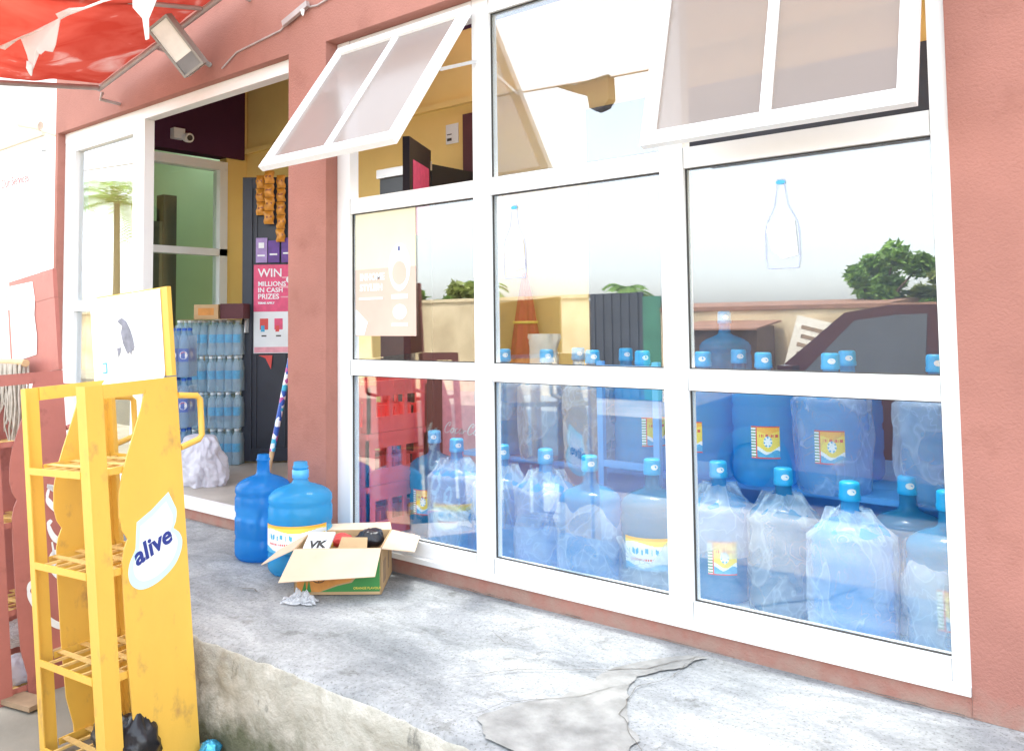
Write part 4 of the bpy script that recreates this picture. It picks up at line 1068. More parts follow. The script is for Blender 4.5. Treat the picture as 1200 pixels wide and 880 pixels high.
b = MB(); b.prism([(.05,.03),(.12,.03),(.12,.12),(.05,.12)], BP(bw+.0006,0,0), e2, (0,0,1), .0007); b.build('side_print', SUITE, bxo); b = MB(); b.prism([(.19,.05),(.22,.05),(.22,.12),(.19,.12)], BP(bw+.0006,0,0), e2, (0,0,1), .0007); b.build('side_print', SUITE, bxo)
def flap(p, t=.004):
    b = MB(); bslab(b, p, t); return b.build('flap', CARDIN, bx)
flap([BP(0,-.002,bh),BP(bw,-.002,bh),BP(bw-.01,-.10,bh-.085),BP(-.035,-.115,bh-.10)])
flap([BP(bw+.002,0,bh),BP(bw+.002,bdp,bh),BP(bw+.125,bdp+.02,bh-.035),BP(bw+.135,.02,bh-.02)])
flap([BP(bw,bdp+.002,bh),BP(0,bdp+.002,bh),BP(.01,bdp+.10,bh+.004),BP(bw-.02,bdp+.10,bh+.01)])
flap([BP(-.002,bdp,bh),BP(-.002,0,bh),BP(-.13,-.02,bh-.055),BP(-.12,bdp-.02,bh-.06)])
# litter in the box
def crumple(name, lab, cat, c, r, m, seed, sq=.7, group=None, parts=None, n=40):
    b = MB()
    def f(u, v):
        a = u*2*PI; t = (v-.5)*PI
        d = Vector((math.cos(a)*math.cos(t), math.sin(a)*math.cos(t), math.sin(t)*sq))
        k = 1+.28*nz(d.x*1.6+seed, d.y*1.6, d.z*1.6)+.16*abs(nz(d.x*3.2, d.y*3.2+seed, d.z*3.2))-.10*abs(nz(d.x*7+seed, d.y*7, d.z*7))
        q = Vector(c)+d*r*k; q.z = max(q.z, c[2]-r*sq*.9); return q
    b.grid(f, n, n//2, smooth=True); e = empty(name, lab, cat, c, group); b.build('crumpled_body', m, e); return e
crumple('black_bag', 'crumpled black polythene bag stuffed in the cardboard box', 'bag', BP(bw*.78,bdp*.62,bh-.01), .062, BLACKB, 2, .7)
crumple('snack_wrapper', 'red and white crumpled wrapper lying in the cardboard box', 'wrapper', BP(bw*.44,bdp*.62,bh-.015), .045, LRED, 4, .6)
crumple('foil_wrapper', 'yellow crumpled wrapper lying in the cardboard box', 'wrapper', BP(bw*.24,bdp*.58,bh-.02), .042, LYELL, 6, .5)
wpk = empty('paper_packet', 'white printed packet tilted inside the cardboard box', 'packet', BP(.06,.07,.15))
b = MB(); bslab(b, [BP(.02,.03,bh-.035),BP(.13,.02,bh-.030),BP(.145,.12,bh+.03),BP(.035,.13,bh+.025)], .012); b.build('packet_body', LWHITE, wpk)
b = MB(); b.text('VK', .055, BP(.045,.045,bh-.008), (BP(.13,.02,bh-.030)-BP(.02,.03,bh-.035)), (BP(.035,.13,bh+.025)-BP(.02,.03,bh-.035)), bold=.002); b.build('lettering', DARKP, wpk)
b = MB(); bslab(b, [BP(.16,.03,bh-.05),BP(.29,.03,bh-.045),BP(.28,.12,bh+.008),BP(.17,.13,bh+.008)], .008); tag(b.build('card_scrap', CARD), 'torn brown card scrap sticking up inside the cardboard box', 'card')
def film(name, lab, cat, c, sx, sy, h, m, seed, rot=0):
    b = MB(); ca, sa_ = math.cos(rot), math.sin(rot)
    def f(u, v):
        x = (u-.5)*sx*(1+.3*nz(v*5, seed, 1)); y = (v-.5)*sy*(1+.4*nz(u*5, seed, 2))
        z = h*(.15+abs(nz(u*4+seed, v*4, 1))*1.5+.6*abs(nz(u*9, v*9+seed, 2)))*(.25+math.sin(PI*u)*math.sin(PI*v))
        x += .02*nz(u*6, v*6, seed); y += .02*nz(u*6+9, v*6, seed)
        return (c[0]+x*ca-y*sa_, c[1]+x*sa_+y*ca, c[2]+z)
    b.grid(f, 36, 30); b.grid(lambda u, v: Vector(f(1-u, v))+Vector((0,0,-.001)), 36, 30)
    e = empty(name, lab, cat, c); b.build('crumpled_film', m, e); return e
film('clear_wrapper', 'crumpled clear plastic wrapper on the walkway in front of the box', 'litter', (.385,-.545,.003), .135, .075, .038, CLEARB, 9, .5)

# ------------------------------------------------------------------ display racks
Rz = Matrix.Rotation(.043,4,'Z'); Rx = Matrix.Rotation(.049,4,'X'); Ry = Matrix.Rotation(-.0523,4,'Y')
RW, RD = .449, .321
SIDE = [(RD,.0),(.115,.0),(.115,.10),(.095,.20),(.088,.40),(.087,.62),(.090,.72),(.098,.755),(.112,.785),(.096,.815),(.088,.86),(.092,.93),(.105,.99),(.130,1.06),(.158,1.13),(.185,1.20),(.20,1.25),(.205,1.291),(RD,1.291)]
def rack(loc, lab, cat, body, grate, zs, header):
    e = empty('display_rack', lab, cat, loc)
    e.matrix_world = Matrix.Translation(loc) @ Rx @ Ry @ Rz
    def B(bb, name, m, par=e): return bb.build(name, m, par, False)
    for x in (0, -RW):
        # post: two flanges of an angle
        s = 1 if x == 0 else -1
        b = MB()
        if x == 0: b.box((-.058,0,.0),(0,.004,1.291)); b.box((-.004,.0042,0),(0,.058,1.291))
        else: b.box((-RW,0,0),(-RW+.035,.004,1.291)); b.box((-RW,.0042,0),(-RW+.004,.058,1.291))
        B(b, 'post', body)
        b = MB(); b.prism(SIDE, (x-(.006 if x == 0 else -.0), 0, 0), (0,1,0), (0,0,1), .006)
        sp = B(b, 'side_panel', body)
        b = MB(); b.box((x-.012 if x == 0 else x+.0, .0585, 1.245),(x-.0 if x == 0 else x+.012, .2045, 1.291)); B(b, 'top_rail', body)
        xx = x-.003 if x == 0 else x+.003
        b = MB(); b.tube([(xx,RD+.002,1.225),(xx,RD+.075,1.215),(xx,RD+.088,1.20),(xx,RD+.086,1.075),(xx,RD+.073,1.062),(xx,RD+.002,1.045)], .011, 10); B(b, 'handle', body)
    b = MB(); b.box((-RW+.006,RD-.02,0),(-RW+.04,RD-.004,1.29)); B(b, 'back_post', body)
    b = MB(); b.box((-.04,RD-.02,0),(-.0062,RD-.004,1.29)); B(b, 'back_post', body)
    for z in zs:
        b = MB()
        b.box((-RW+.036,-.002,z-.022),(-.059,.004,z)); sh = B(b, 'shelf', body)
        b = MB()
        b.box((-.006,.06,z-.022),(-.0065+.0,RD-.02,z)) if False else None
        b.box((-RW+.005,.06,z-.022),(-RW+.011,RD-.022,z)); b.box((-.018,.06,z-.022),(-.012,RD-.022,z)); b.box((-RW+.04,RD-.028,z-.022),(-.04,RD-.022,z))
        B(b, 'shelf_rim', body, sh)
        b = MB()
        for k in range(1, 6):
            x = -RW+RW*k/6; b.box((x-.005,.0045,z-.014),(x+.005,RD-.03,z-.006))
        for k in range(1, 4):
            y = RD*k/4; b.box((-RW+.012,y-.011,z-.0055),(-.019,y+.011,z-.002))
        B(b, 'shelf_grate', grate, sh)
    # header board
    b = MB(); b.box((-RW-.03,RD-.016,1.295),(0,RD,1.605)); hd = B(b, 'header_board', body)
    return e, B, hd
ye, B, hd = rack(Vector((.5238,-1.3703,-.375)), 'yellow metal drinks display rack with wavy sides and white header', 'display rack', RACKY, GRATE, (1.019,.699,.371,.077), True)
# white header sheet, curled at its foot
b = MB()
def hs(u, v):
    z = 1.272+.328*v; x = -.525+.485*u
    y = RD-.019 - (.018*(1-v/.12)**2 if v < .12 else 0)
    if v < .1: x += .02*(.1-v)/.1*(1 if u < .1 else 0)
    return (x, y, z)
b.grid(hs, 20, 24); b.grid(lambda u, v: Vector(hs(1-u, v))+Vector((0,.002,0)), 20, 24); ws = B(b, 'header_sheet', BOARDW, hd)
YH = RD-.0205
b = MB()
b.prism([(-.335,1.505),(-.30,1.515),(-.27,1.50),(-.245,1.465),(-.232,1.435),(-.225,1.405),(-.235,1.39),(-.243,1.395),(-.25,1.375),(-.258,1.392),(-.27,1.38),(-.28,1.39),(-.30,1.42),(-.312,1.46),(-.30,1.485)], (0,YH,0), (1,0,0), (0,0,1), .0008)
b.prism([(-.345,1.405),(-.318,1.408),(-.322,1.39),(-.338,1.37)], (0,YH,0), (1,0,0), (0,0,1), .0008); B(b, 'torn_print', GREY, ws)
b = MB(); b.box((-.455,YH-.001,1.315),(-.425,YH,1.355)); B(b, 'small_print', LBLUE, ws)
b = MB(); b.box((-.450,YH-.0018,1.321),(-.430,YH-.0011,1.349)); B(b, 'small_print', BOARDW, ws)
b = MB()
for x, z, w_, h_ in ((-.37,1.29,.006,.02),(-.51,1.33,.005,.03),(-.18,1.36,.004,.03),(-.11,1.33,.006,.022),(-.27,1.32,.004,.02),(-.50,1.53,.02,.006),(-.49,1.56,.03,.004),(-.49,1.47,.012,.004)):
    b.box((x,YH-.0009,z),(x+w_,YH,z+h_))
B(b, 'scuff_print', PALE, ws)
# round-edged emblem: a pale figure five with a blue word
def on_side(z, y): return (y, z)
five = [(.145,.831),(.20,.86),(.263,.905),(.288,.845),(.283,.800),(.273,.782),(.292,.765),(.303,.735),(.296,.700),(.275,.665),(.245,.640),(.205,.620),(.165,.612),(.135,.618),(.113,.640),(.106,.672),(.112,.705),(.126,.730),(.136,.750),(.140,.79)]
def smooth_poly(p, n=4):
    q = p + [p[0]]; out = []
    keep = {0, 2, 5}
    L = len(p)
    for i in range(L):
        p0, p1, p2, p3 = p[(i-1) % L], p[i], p[(i+1) % L], p[(i+2) % L]
        if i in (0, 1, 2, 4, 5, 18, 19): out.append(p1); continue
        for k in range(n):
            t = k/n
            out.append(tuple(.5*((2*p1[a])+(-p0[a]+p2[a])*t+(2*p0[a]-5*p1[a]+4*p2[a]-p3[a])*t*t+(-p0[a]+3*p1[a]-3*p2[a]+p3[a])*t**3) for a in (0,1)))
    return out
sp = [c for c in ye.children if c.name.startswith('side_panel')][0]
cen = (.205,.745)
def shr(p, k): return [(cen[0]+(x-cen[0])*k, cen[1]+(y-cen[1])*k) for x, y in p]
b = MB(); b.prism(smooth_poly(five), (.0003,0,0), (0,1,0), (0,0,1), .0010); em = B(b, 'emblem', CYAN, sp)
b = MB(); b.prism(smooth_poly(shr(five,.82)), (.0014,0,0), (0,1,0), (0,0,1), .0006); B(b, 'emblem_fill', PALE, em)
b = MB(); b.prism(smooth_poly(shr(five,.66)), (.0021,0,0), (0,1,0), (0,0,1), .0005); B(b, 'emblem_fill', BOARDW, em)
b = MB(); b.text('alive', .080, (.0028,.134,.692), (0,.93,.36), (0,-.36,.93), shear=.22, bold=.0022); B(b, 'lettering', NAVY, em)

rr, B, hd = rack(Vector((-.55,-1.345,-.375)), 'faded red drinks rack with white script, standing behind the yellow rack', 'display rack', RACKR, GRATE, (1.02,.70,.36,.06), True)
rr.matrix_world = Matrix.Translation(Vector((-.45,-1.335,-.375))) @ Matrix.Rotation(.035,4,'X') @ Matrix.Rotation(-.095,4,'Y') @ Matrix.Rotation(.02,4,'Z')
# taller solid header, solid side
b = MB(); b.box((-RW,RD-.017,1.606),(0,RD,1.73)); B(b, 'header_board', RACKR, rr)
sp = [c for c in rr.children if c.name.startswith('side_panel')][0]
b = MB(); script(b, 'Coca', .165, (.0010,.305,.20), (0,0,1), (0,-1,0), pen=.085, sx_=1.5); B(b, 'lettering', BOARDW, sp)
b = MB(); b.prism([(-RW,1.36),(-.20,1.375),(-.185,1.45),(-.20,1.55),(-.185,1.62),(-.20,1.70),(-RW,1.71)], (0,RD-.018,0), (1,0,0), (0,0,1), .001); B(b, 'white_sticker', BOARDW, hd)
b = MB(); b.box((-RW,-.0,.40),(-RW+.004,RD,.0 if False else 1.29)); B(b, 'inner_panel', RACKR, rr)
# string mop head hanging on the red rack
mp_ = empty('string_mop', 'grey string mop head hanging from the faded red rack', 'mop', (-.86,-1.16,.55))
b = MB()
for k in range(70):
    x = -1.02+.27*random.random(); y = -1.17+.05*random.random()
    z = .945; pts = []
    L_ = .12+.30*max(0, 1-abs((x+.80)/.22))*random.uniform(.6, 1.1)
    for i in range(6):
        pts.append((x+(nz(k*1.7, i*.6, 1))*.03*i/3, y+nz(k*2.3, i*.6, 5)*.02*i/3, z-L_*i/5))
    b.tube(pts, [.006,.0055,.005,.005,.004,.002], 5)
b.build('strands', STRAND, mp_)
b = MB(); b.tube([(-1.04,-1.145,.95),(-.74,-1.145,.95)], .016, 10); b.build('clamp_bar', STICKW, mp_)

# black bags and litter round the racks
crumple('refuse_bag', 'knotted black bag lying on the bottom shelf of the yellow rack', 'bag', (.475,-1.26,-.24), .075, BLACKB, 11, 1.2)
crumple('refuse_bag', 'glossy black bag slumped inside the yellow rack near its front post', 'bag', (.36,-1.29,-.23), .055, BLACKB, 13, 1.0)
crumple('foil_litter', 'shiny blue foil scrap on the ground between the rack and the walkway', 'litter', (.555,-1.045,-.325), .035, FOILB, 15, .9)
crumple('plastic_litter', 'torn white plastic bag lying among boards behind the racks', 'litter', (-.58,-1.21,-.28), .085, BAGW, 17, .6)
crumple('plastic_litter', 'pale plastic wrapper heaped on top of the boards beside the red rack', 'litter', (-.78,-1.14,-.20), .09, CLEARB, 19, .6)
for k, (a, c, lab) in enumerate((((-.95,-1.28,-.34),(-.42,-1.12,-.20),'pale offcut board lying on the ground behind the racks'),((-.80,-1.36,-.345),(-.30,-1.24,-.34),'brown offcut board lying flat under the litter'))):
    b = MB(); b.bar(a, c, .09, .018); tag(b.build('offcut_board', STICKW if k == 0 else SUITE), lab, 'board')

# ------------------------------------------------------------------ neighbouring white wall and its sign
nb = empty('neighbouring_wall', 'white painted wall with coping beside the terracotta shop', 'wall', (-5,0,0))
b = MB(); b.box((-9,-.03,-.36),(-3.09,.19,3.6)); b.build('wall_panel', NEIGH, nb)
b = MB(); b.box((-9,-.055,2.52),(-3.35,-.031,2.57)); b.build('coping', P('cream_coping', (.70,.62,.50), .8), nb)
sb = empty('service_board', 'white service list board with a red heading on the white wall', 'sign', (-3.9,-.05,1.5))
b = MB(); b.box((-4.6,-.055,1.35),(-3.34,-.032,2.40)); b.build('board', BOARDW, sb)
b = MB(); b.box((-4.6,-.058,2.402),(-3.33,-.031,2.42)); b.build('top_trim', SILVER, sb)
b = MB(); b.text('Our Services', .10, (-4.08,-.0555,2.20), X3, Z3v); b.build('heading', LRED, sb)
b = MB()
for k in range(9):
    z = 2.10-k*.075
    b.box((-4.10+.02*(k % 3),-.0565,z),(-3.48-.05*((k*7) % 4),-.0552,z+.008))
b.build('small_print', P('pale_grey_print', (.62,.62,.63), .7), sb)
cc = empty('bullet_camera', 'cream bullet camera fixed on the white wall corner', 'camera', (-3.1,-.1,2.5))
b = MB(); b.tube([(-3.26,-.24,2.565),(-3.13,-.15,2.535)], .034, 18); b.build('housing', SIGNC, cc)
b = MB(); b.tube([(-3.268,-.2455,2.567),(-3.2605,-.2403,2.5652)], .024, 16); b.build('lens', DARKP, cc)
b = MB(); b.tube([(-3.16,-.17,2.52),(-3.10,-.06,2.48),(-3.085,-.0301,2.47)], .012, 8); b.build('bracket', SIGNC, cc)

# ------------------------------------------------------------------ awning overhead
V0 = Vector((-2.115,-.20,2.612)); a1 = Vector((1.323,0,.229)); a2 = Vector((0,-.58,-.091))
aw = empty('awning', 'sagging red cloth awning on pipes above the entrance', 'awning', V0)
b = MB()
def cl(u, v):
    U_, V_ = u*1.15-.01, v*2.1
    q = V0 + a1*U_ + a2*V_
    q.z += .03 + nz(U_*2.2, V_*1.6, 3)*.05*min(1, V_+.2) - .06*math.sin(PI*min(1, V_/2.1))*math.sin(PI*u) + .012*nz(U_*7, V_*5, 1)
    return q
b.grid(cl, 60, 60); b.build('cloth', AWN, aw)
def pipe(p, r=.017): 
    b = MB(); b.tube(p, r, 12); return b.build('pipe', METAL, aw)
pipe([V0-a1*.02, V0+a1*1.17]); pipe([V0+Vector((0,-.018,-.005)), V0+a2*2.1]); pipe([V0+a1*.90+Vector((0,-.018,.002)), V0+a1*.86+a2*1.0+Vector((0,0,.01)), V0+a1*.84+a2*2.05+Vector((0,0,.005))], .013)
pipe([V0+a1*1.15+Vector((0,-.02,0)), V0+a1*1.15+a2*2.1]); pipe([V0+a2*2.1-a1*.02, V0+a2*2.1+a1*1.16])
pipe([V0+Vector((.0,.012,-.03)), V0+Vector((0,-.0,-.075)), V0+Vector((-.01,.13,-.08))], .011)
for px in (.5, 1.08):
    q = V0+a1*px; b = MB(); b.tube([q+Vector((0,.018,0)), (q.x, -.069, q.z-.01)], .012, 8); b.build('bracket', METAL, aw)
# tattered white rags on a cord under the awning
bn = empty('rag_bunting', 'tattered white cloth rags hanging on a cord below the red awning', 'bunting', (-.9,-1,2.5))
cpts = [(-1.75,-1.0,2.545),(-1.50,-1.0,2.545),(-1.24,-1.0,2.535),(-.99,-1.0,2.52),(-.74,-1.0,2.525),(-.39,-1.0,2.50),(-.02,-1.0,2.455)]
b = MB(); b.tube(cpts, .005, 6); b.build('cord', CLOTHW, bn)
def rag(poly, y, sd):
    b = MB(); n = len(poly)
    o_ = [(x, y+nz(x*9, z*9, sd)*.025, z) for x, z in poly]
    c = Vector((sum(p[0] for p in o_)/n, y-.012, sum(p[2] for p in o_)/n))
    for i in range(n):
        b.face([o_[i], o_[(i+1) % n], c]); b.face([Vector(o_[(i+1) % n])+Vector((0,.004,0)), Vector(o_[i])+Vector((0,.004,0)), c+Vector((0,.004,0))])
    b.build('rag', CLOTHW, bn)
rag([(-1.27,2.54),(-.80,2.525),(-.88,2.42),(-.92,2.395),(-.96,2.41),(-1.0,2.395),(-1.03,2.43),(-1.09,2.34),(-1.13,2.325),(-1.17,2.43),(-1.22,2.50)], -1.0, 1)
rag([(-1.16,2.40),(-1.08,2.36),(-1.10,2.31),(-1.15,2.335)], -1.01, 2)
rag([(-.83,2.53),(-.55,2.515),(-.70,2.545),(-.86,2.56)], -1.0, 3)
rag([(-1.55,2.55),(-1.28,2.54),(-1.46,2.52)], -1.0, 4)
rag([(-.13,2.48),(.06,2.45),(.055,2.40),(-.0,2.33),(-.015,2.255),(-.055,2.26),(-.06,2.34),(-.11,2.40)], -1.0, 5)

# overhead cable with a hanging lamp, seen in the upper pane
oc = MB(); oc.tube([(-14,-4.0,3.95),(-8,-4.0,3.62),(-2.446,-4.0,3.455),(-1.0,-4.0,3.385),(.5,-4.0,3.34),(6,-4.0,3.5)], .011, 8)
tag(oc.build('overhead_cable', METAL), 'brown service cable strung along the road opposite the upper panes', 'cable')
hl = empty('hanging_lamp', 'dark rounded lamp hanging from the overhead cable across the road', 'lamp', (-1.2,-4,3.38))
b = MB(); b.prism([(-.17,0),(.19,.03),(.20,-.20),(.14,-.27),(.04,-.29),(-.02,-.25),(-.04,-.13),(-.24,-.05),(-.42,.03)], (-1.2,-4.06,3.37), (1,0,0), (0,0,1), -.12); b.build('hood', DARKP, hl)
b = MB(); b.tube([(-1.2,-4,3.37),(-1.2,-4,3.40)], .03, 10); b.build('clamp', METAL, hl)
# ------------------------------------------------------------------ floodlight, conduit, cable
fl = empty('floodlight', 'grey wall floodlight tilted on the terracotta wall by the awning', 'floodlight', (-1.0,-.2,2.6))
ctr = Vector((-1.03,-.30,2.615)); toC = (CAM-ctr).normalized(); rv = Vector((.77,.638,0)); uv = Vector((0,0,1))
nn = (toC - rv*.42 - uv*.1).normalized(); la = (rv*.50 - uv*.86); la = (la - nn*la.dot(nn)).normalized(); sa2 = nn.cross(la)
Mf = Matrix((la, sa2, nn)).transposed().to_4x4(); Mf.translation = ctr
b = MB(); b.box((-.155,-.072,-.055),(.155,.072,.0),0,Mf)
for s in ((-.155,-.072,0,.155,-.060,.014),(-.155,.060,0,.155,.072,.014),(-.155,-.0599,0,-.143,.0599,.014),(.143,-.0599,0,.155,.0599,.014)): b.box(s[:3], s[3:], 0, Mf)
b.build('housing', LAMPH, fl)
b = MB(); b.box((-.142,-.059,.0003),(.065,.059,.006),0,Mf); b.build('lens', LAMPL, fl)
b = MB(); b.box((.066,-.059,.0003),(.142,.059,.005),0,Mf); b.build('driver_cover', LAMPD, fl)
b = MB(); bk = Mf @ Vector((.05,0,-.055)); b.tube([bk, bk-nn*.05, (bk.x-.02,-.071,bk.z-.03)], .014, 8); b.build('bracket', LAMPH, fl)
b = MB(); b.tube([(-.93,-.085,2.52),(-.80,-.078,2.585),(-.60,-.078,2.60),(-.40,-.078,2.615),(-.34,-.078,2.65),(-.22,-.08,2.685),(-.10,-.08,2.67),(.1,-.08,2.70)], .005, 6); tag(b.build('cable', METAL), 'thin cable running along the terracotta wall from the floodlight', 'cable')
ck = empty('conduit_box', 'small grey conduit bracket nailed on the wall above the pillar', 'bracket', (-.25,-.09,2.66))
b = MB(); b.bar((-.36,-.092,2.635),(-.16,-.092,2.69), .02, .03); b.build('conduit', METAL, ck)
b = MB(); b.tube([(-.185,-.105,2.66),(-.18,-.107,2.63)], [.012,.004], 8); b.build('hook', PCAMW, ck)

# ------------------------------------------------------------------ across the road (seen in the glass)
bw_ = empty('boundary_wall', 'weathered cream plastered boundary wall across the road', 'wall', (-5,-11,-.36))
b = MB(); b.grid(lambda u, v: (-40+34.0*u, -11, -.36+v*1.92+(.03*nz(u*40, 0, 1) if v == 1 else 0)), 60, 4); b.box((-40,-11.2,-.36),(-6.0,-11.005,1.5)); b.box((-40,-11.24,1.56),(-6.0,-10.97,1.63)); b.build('wall_panel', WALLO, bw_)
b = MB(); b.box((-4.45,-11.2,-.36),(14,-11.0,1.26)); b.build('wall_panel', WALLO, bw_)
b = MB(); b.box((-4.45,-11.23,1.262),(14,-10.97,1.33)); b.build('coping', ROOFM, bw_)
gt = empty('sheet_gate', 'dark ribbed sheet metal gate in the boundary wall across the road', 'gate', (-5.4,-11,-.36))
b = MB()
for k in range(12): b.box((-5.98+k*.095,-11.06-(.02 if k % 2 else 0),-.34),(-5.886+k*.095,-11.02-(.02 if k % 2 else 0),1.63))
b.build('ribbed_panel', DARKG, gt)
b = MB(); b.box((-4.82,-11.06,-.34),(-4.46,-11.0,1.55)); b.build('green_panel', GREENG, gt)
hs_ = empty('low_house', 'low house with a rusty sheet roof behind the boundary wall', 'house', (-3,-14,-.36))
b = MB(); b.box((-6.2,-16,-.36),(-1.2,-12.5,1.325)); b.build('wall_panel', P('brown_house_wall', (.42,.28,.18), .9, var=.15, scale=2), hs_)
b = MB(); b.prism([(-.4,0),(3.9,0),(1.75,.14)], (-6.5,-12.3,1.33), (0,-1,0), (0,0,1), -5.6); b.build('roof', ROOFM, hs_)
b = MB(); b.box((-1.85,-12.49,.75),(-1.35,-12.45,1.32)); b.build('shutter', P('blue_shutter', (.03,.06,.22), .6), hs_)
sg = empty('leaning_sign', 'cream painted sign board leaning on the boundary wall across the road', 'sign', (-1.8,-10.8,-.36))
Ms = Matrix.Translation((-1.78,-10.62,.0)) @ Matrix.Rotation(R(8),4,'X') @ Matrix.Rotation(R(14),4,'Y')
b = MB(); b.box((-.36,-.02,-.35),(.36,.02,1.12),0,Ms); b.build('board', SIGNC, sg)
b = MB()
for k in range(6): b.box((-.25+.03*(k % 2),.021,.92-k*.14),(.22-.05*(k % 3),.024,.985-k*.14),0,Ms)
b.build('faded_print', SUITE, sg)
# small shed left of the sign
sh_ = empty('lean_to_shed', 'brown open lean-to shed against the boundary wall across the road', 'shed', (-2.9,-10.4,-.36))
b = MB(); b.box((-3.5,-10.9,-.36),(-2.30,-10.2,1.0)); b.build('wall_panel', P('brown_board', (.20,.13,.09), .9, var=.2), sh_)
b = MB(); b.hexa([Vector(p) for p in ((-3.65,-10.95,1.06),(-2.2,-10.95,1.06),(-2.2,-9.95,.94),(-3.65,-9.95,.94),(-3.65,-10.95,1.09),(-2.2,-10.95,1.09),(-2.2,-9.95,.97),(-3.65,-9.95,.97))]); b.build('roof', ROOFM, sh_)
def tree(name, x, y, base, h, rx, rz, nl, mt, lab, ls=.16):
    e = empty(name, lab, 'tree', (x, y, base), 'trees beyond the boundary wall'); rnd = random.Random(int(x*31+y*7))
    b = MB(); b.tube([(x,y,base),(x+.05,y,base+h*.3),(x-.04,y+.06,base+h*.6)], [.11,.085,.06], 9)
    cl_ = []
    for k in range(13):
        a = rnd.uniform(0, 6.28); q = Vector((x+math.cos(a)*rx*rnd.uniform(.2,1.0), y+math.sin(a)*rx*rnd.uniform(.2,.8), base+h-rz*rnd.uniform(.2,2.3)))
        cl_.append((q, rnd.uniform(.16,.38)*rx)); b.tube([(x,y,base+h*.5), ((x+q.x)/2,(y+q.y)/2,(base+h*.5+q.z)/2+.1), q], [.05,.03,.012], 6)
    b.build('trunk', BARK, e)
    b = MB()
    for i in range(nl):
        q, r = cl_[i % len(cl_)]
        d = Vector((rnd.gauss(0,1), rnd.gauss(0,1), rnd.gauss(0,.8))); d = d.normalized()*r*rnd.random()**.4
        c = q+d; s = ls*rnd.uniform(.6,1.3)
        u_ = Vector((rnd.gauss(0,1), rnd.gauss(0,1), rnd.gauss(0,.6))).normalized(); v_ = u_.cross(Vector((rnd.gauss(0,1), rnd.gauss(0,1), 1))).normalized()
        b.face([c-u_*s, c+v_*s*.4, c+u_*s, c-v_*s*.4])
    b.build('crown', mt, e)
tree('leafy_tree',-1.55,-14,-.36,2.75,.95,.55,4200,LEAF,'leafy green tree rising behind the wall near the leaning sign',.10)
tree('leafy_tree',-.35,-14.5,-.36,2.45,.85,.5,3600,LEAFY,'yellowish green tree rising behind the wall, opposite the window end',.10)
tree('leafy_tree',.9,-14,-.36,2.7,.8,.5,2000,LEAF,'dark green tree rising behind the wall beyond the car',.13)
tree('leafy_tree',-13.4,-14.2,-.36,2.5,1.0,.5,1800,LEAF,'bushy tree behind the wall opposite the entrance',.16)
tree('leafy_tree',-11.6,-14,-.36,2.45,.8,.5,1600,LEAFY,'paler bushy tree behind the wall opposite the pillar',.16)
def palm(x, y, top, n, ln, lab):
    e = empty('palm_tree', lab, 'palm', (x, y, -.36), 'palms beyond the boundary wall'); rnd = random.Random(int(x*17))
    b = MB(); b.tube([(x,y,-.36),(x+.06,y,top*.5),(x,y,top)], [.16,.12,.10], 10); b.build('trunk', BARK, e)
    b = MB()
    for k in range(n):
        a = 2*PI*k/n+rnd.uniform(-.2,.2); el = rnd.uniform(.1,1.3); L_ = ln*rnd.uniform(.75,1.1)
        pts = []
        for i in range(9):
            t = i/8; pts.append(Vector((x+math.cos(a)*L_*t*math.cos(el*.6), y+math.sin(a)*L_*t*math.cos(el*.6), top+L_*(math.sin(el)*t-.75*t*t))))
        for i in range(8):
            d = (pts[i+1]-pts[i]).normalized(); s = d.cross(Vector((0,0,1))).normalized()
            for sgn in (-1, 1):
                for m_ in range(3):
                    c = pts[i]+(pts[i+1]-pts[i])*m_/3; w_ = ln*.30*(1-.6*abs(i/8-.4))
                    b.face([c, c+d*.05, c+s*sgn*w_+d*w_*.5+Vector((0,0,-w_*.25))])
    b.build('crown', LEAF, e)
palm(-6.95,-14,1.75,16,.8,'small palm showing above the dark sheet gate')
palm(-12.6,-15.5,2.0,16,.9,'small palm between the two bushy trees across the road')

palm(-27,-12,5.6,22,2.6,'tall palm standing far along the road, opposite the entrance sidelight')

# parked car
cr = empty('parked_car', 'dark red hatchback parked on the road across from the shop window', 'car', (2.3,-4.7,-.356))
def cy(s, w): return w
prof = [(-.35,.0,.25),(-.42,.22,.45),(-.40,.38,.60),(.35,.60,.66),(.42,.62,.665)]
b = MB()
GZ = -.356
low = [(-.45,.28),(-.47,.50),(-.30,.68),(.42,.93),(1.35,1.0),(2.6,1.0),(3.25,.98),(3.42,.85),(3.46,.50),(3.40,.28)]
def carsec(poly, y0, y1, m, inset=.0):
    n = len(poly)
    pa = [Vector((x, y0, GZ+z)) for x, z in poly]; pb_ = [Vector((x, y1, GZ+z)) for x, z in poly]
    pa2 = [Vector((x*.985+.03, y0+.05, GZ+.28+(z-.28)*1.03)) for x, z in poly]
    pb2 = [Vector((x*.985+.03, y1-.05, GZ+.28+(z-.28)*1.03)) for x, z in poly]
    return pa, pb_, pa2, pb2
pa, pb_, pa2, pb2 = carsec(low, -5.52, -3.88, 0)
n = len(low)
for A_, B2 in ((pa, pa2), (pa2, pb2), (pb2, pb_)):
    b.add(A_+B2, [(i, (i+1) % n, n+(i+1) % n, n+i) for i in range(n)], 0, False)
b.add(pa, [tuple(range(n))]); b.add(pb_, [tuple(range(n))[::-1]])
b.build('body', CARP, cr)
gh = [(.42,.96),(1.02,1.50),(1.35,1.555),(2.3,1.55),(2.9,1.42),(3.28,1.0)]
b = MB(); m_ = len(gh)
inn_ = [(.47,.97),(1.05,1.475),(1.36,1.525),(2.28,1.52),(2.85,1.395),(3.18,1.0)]
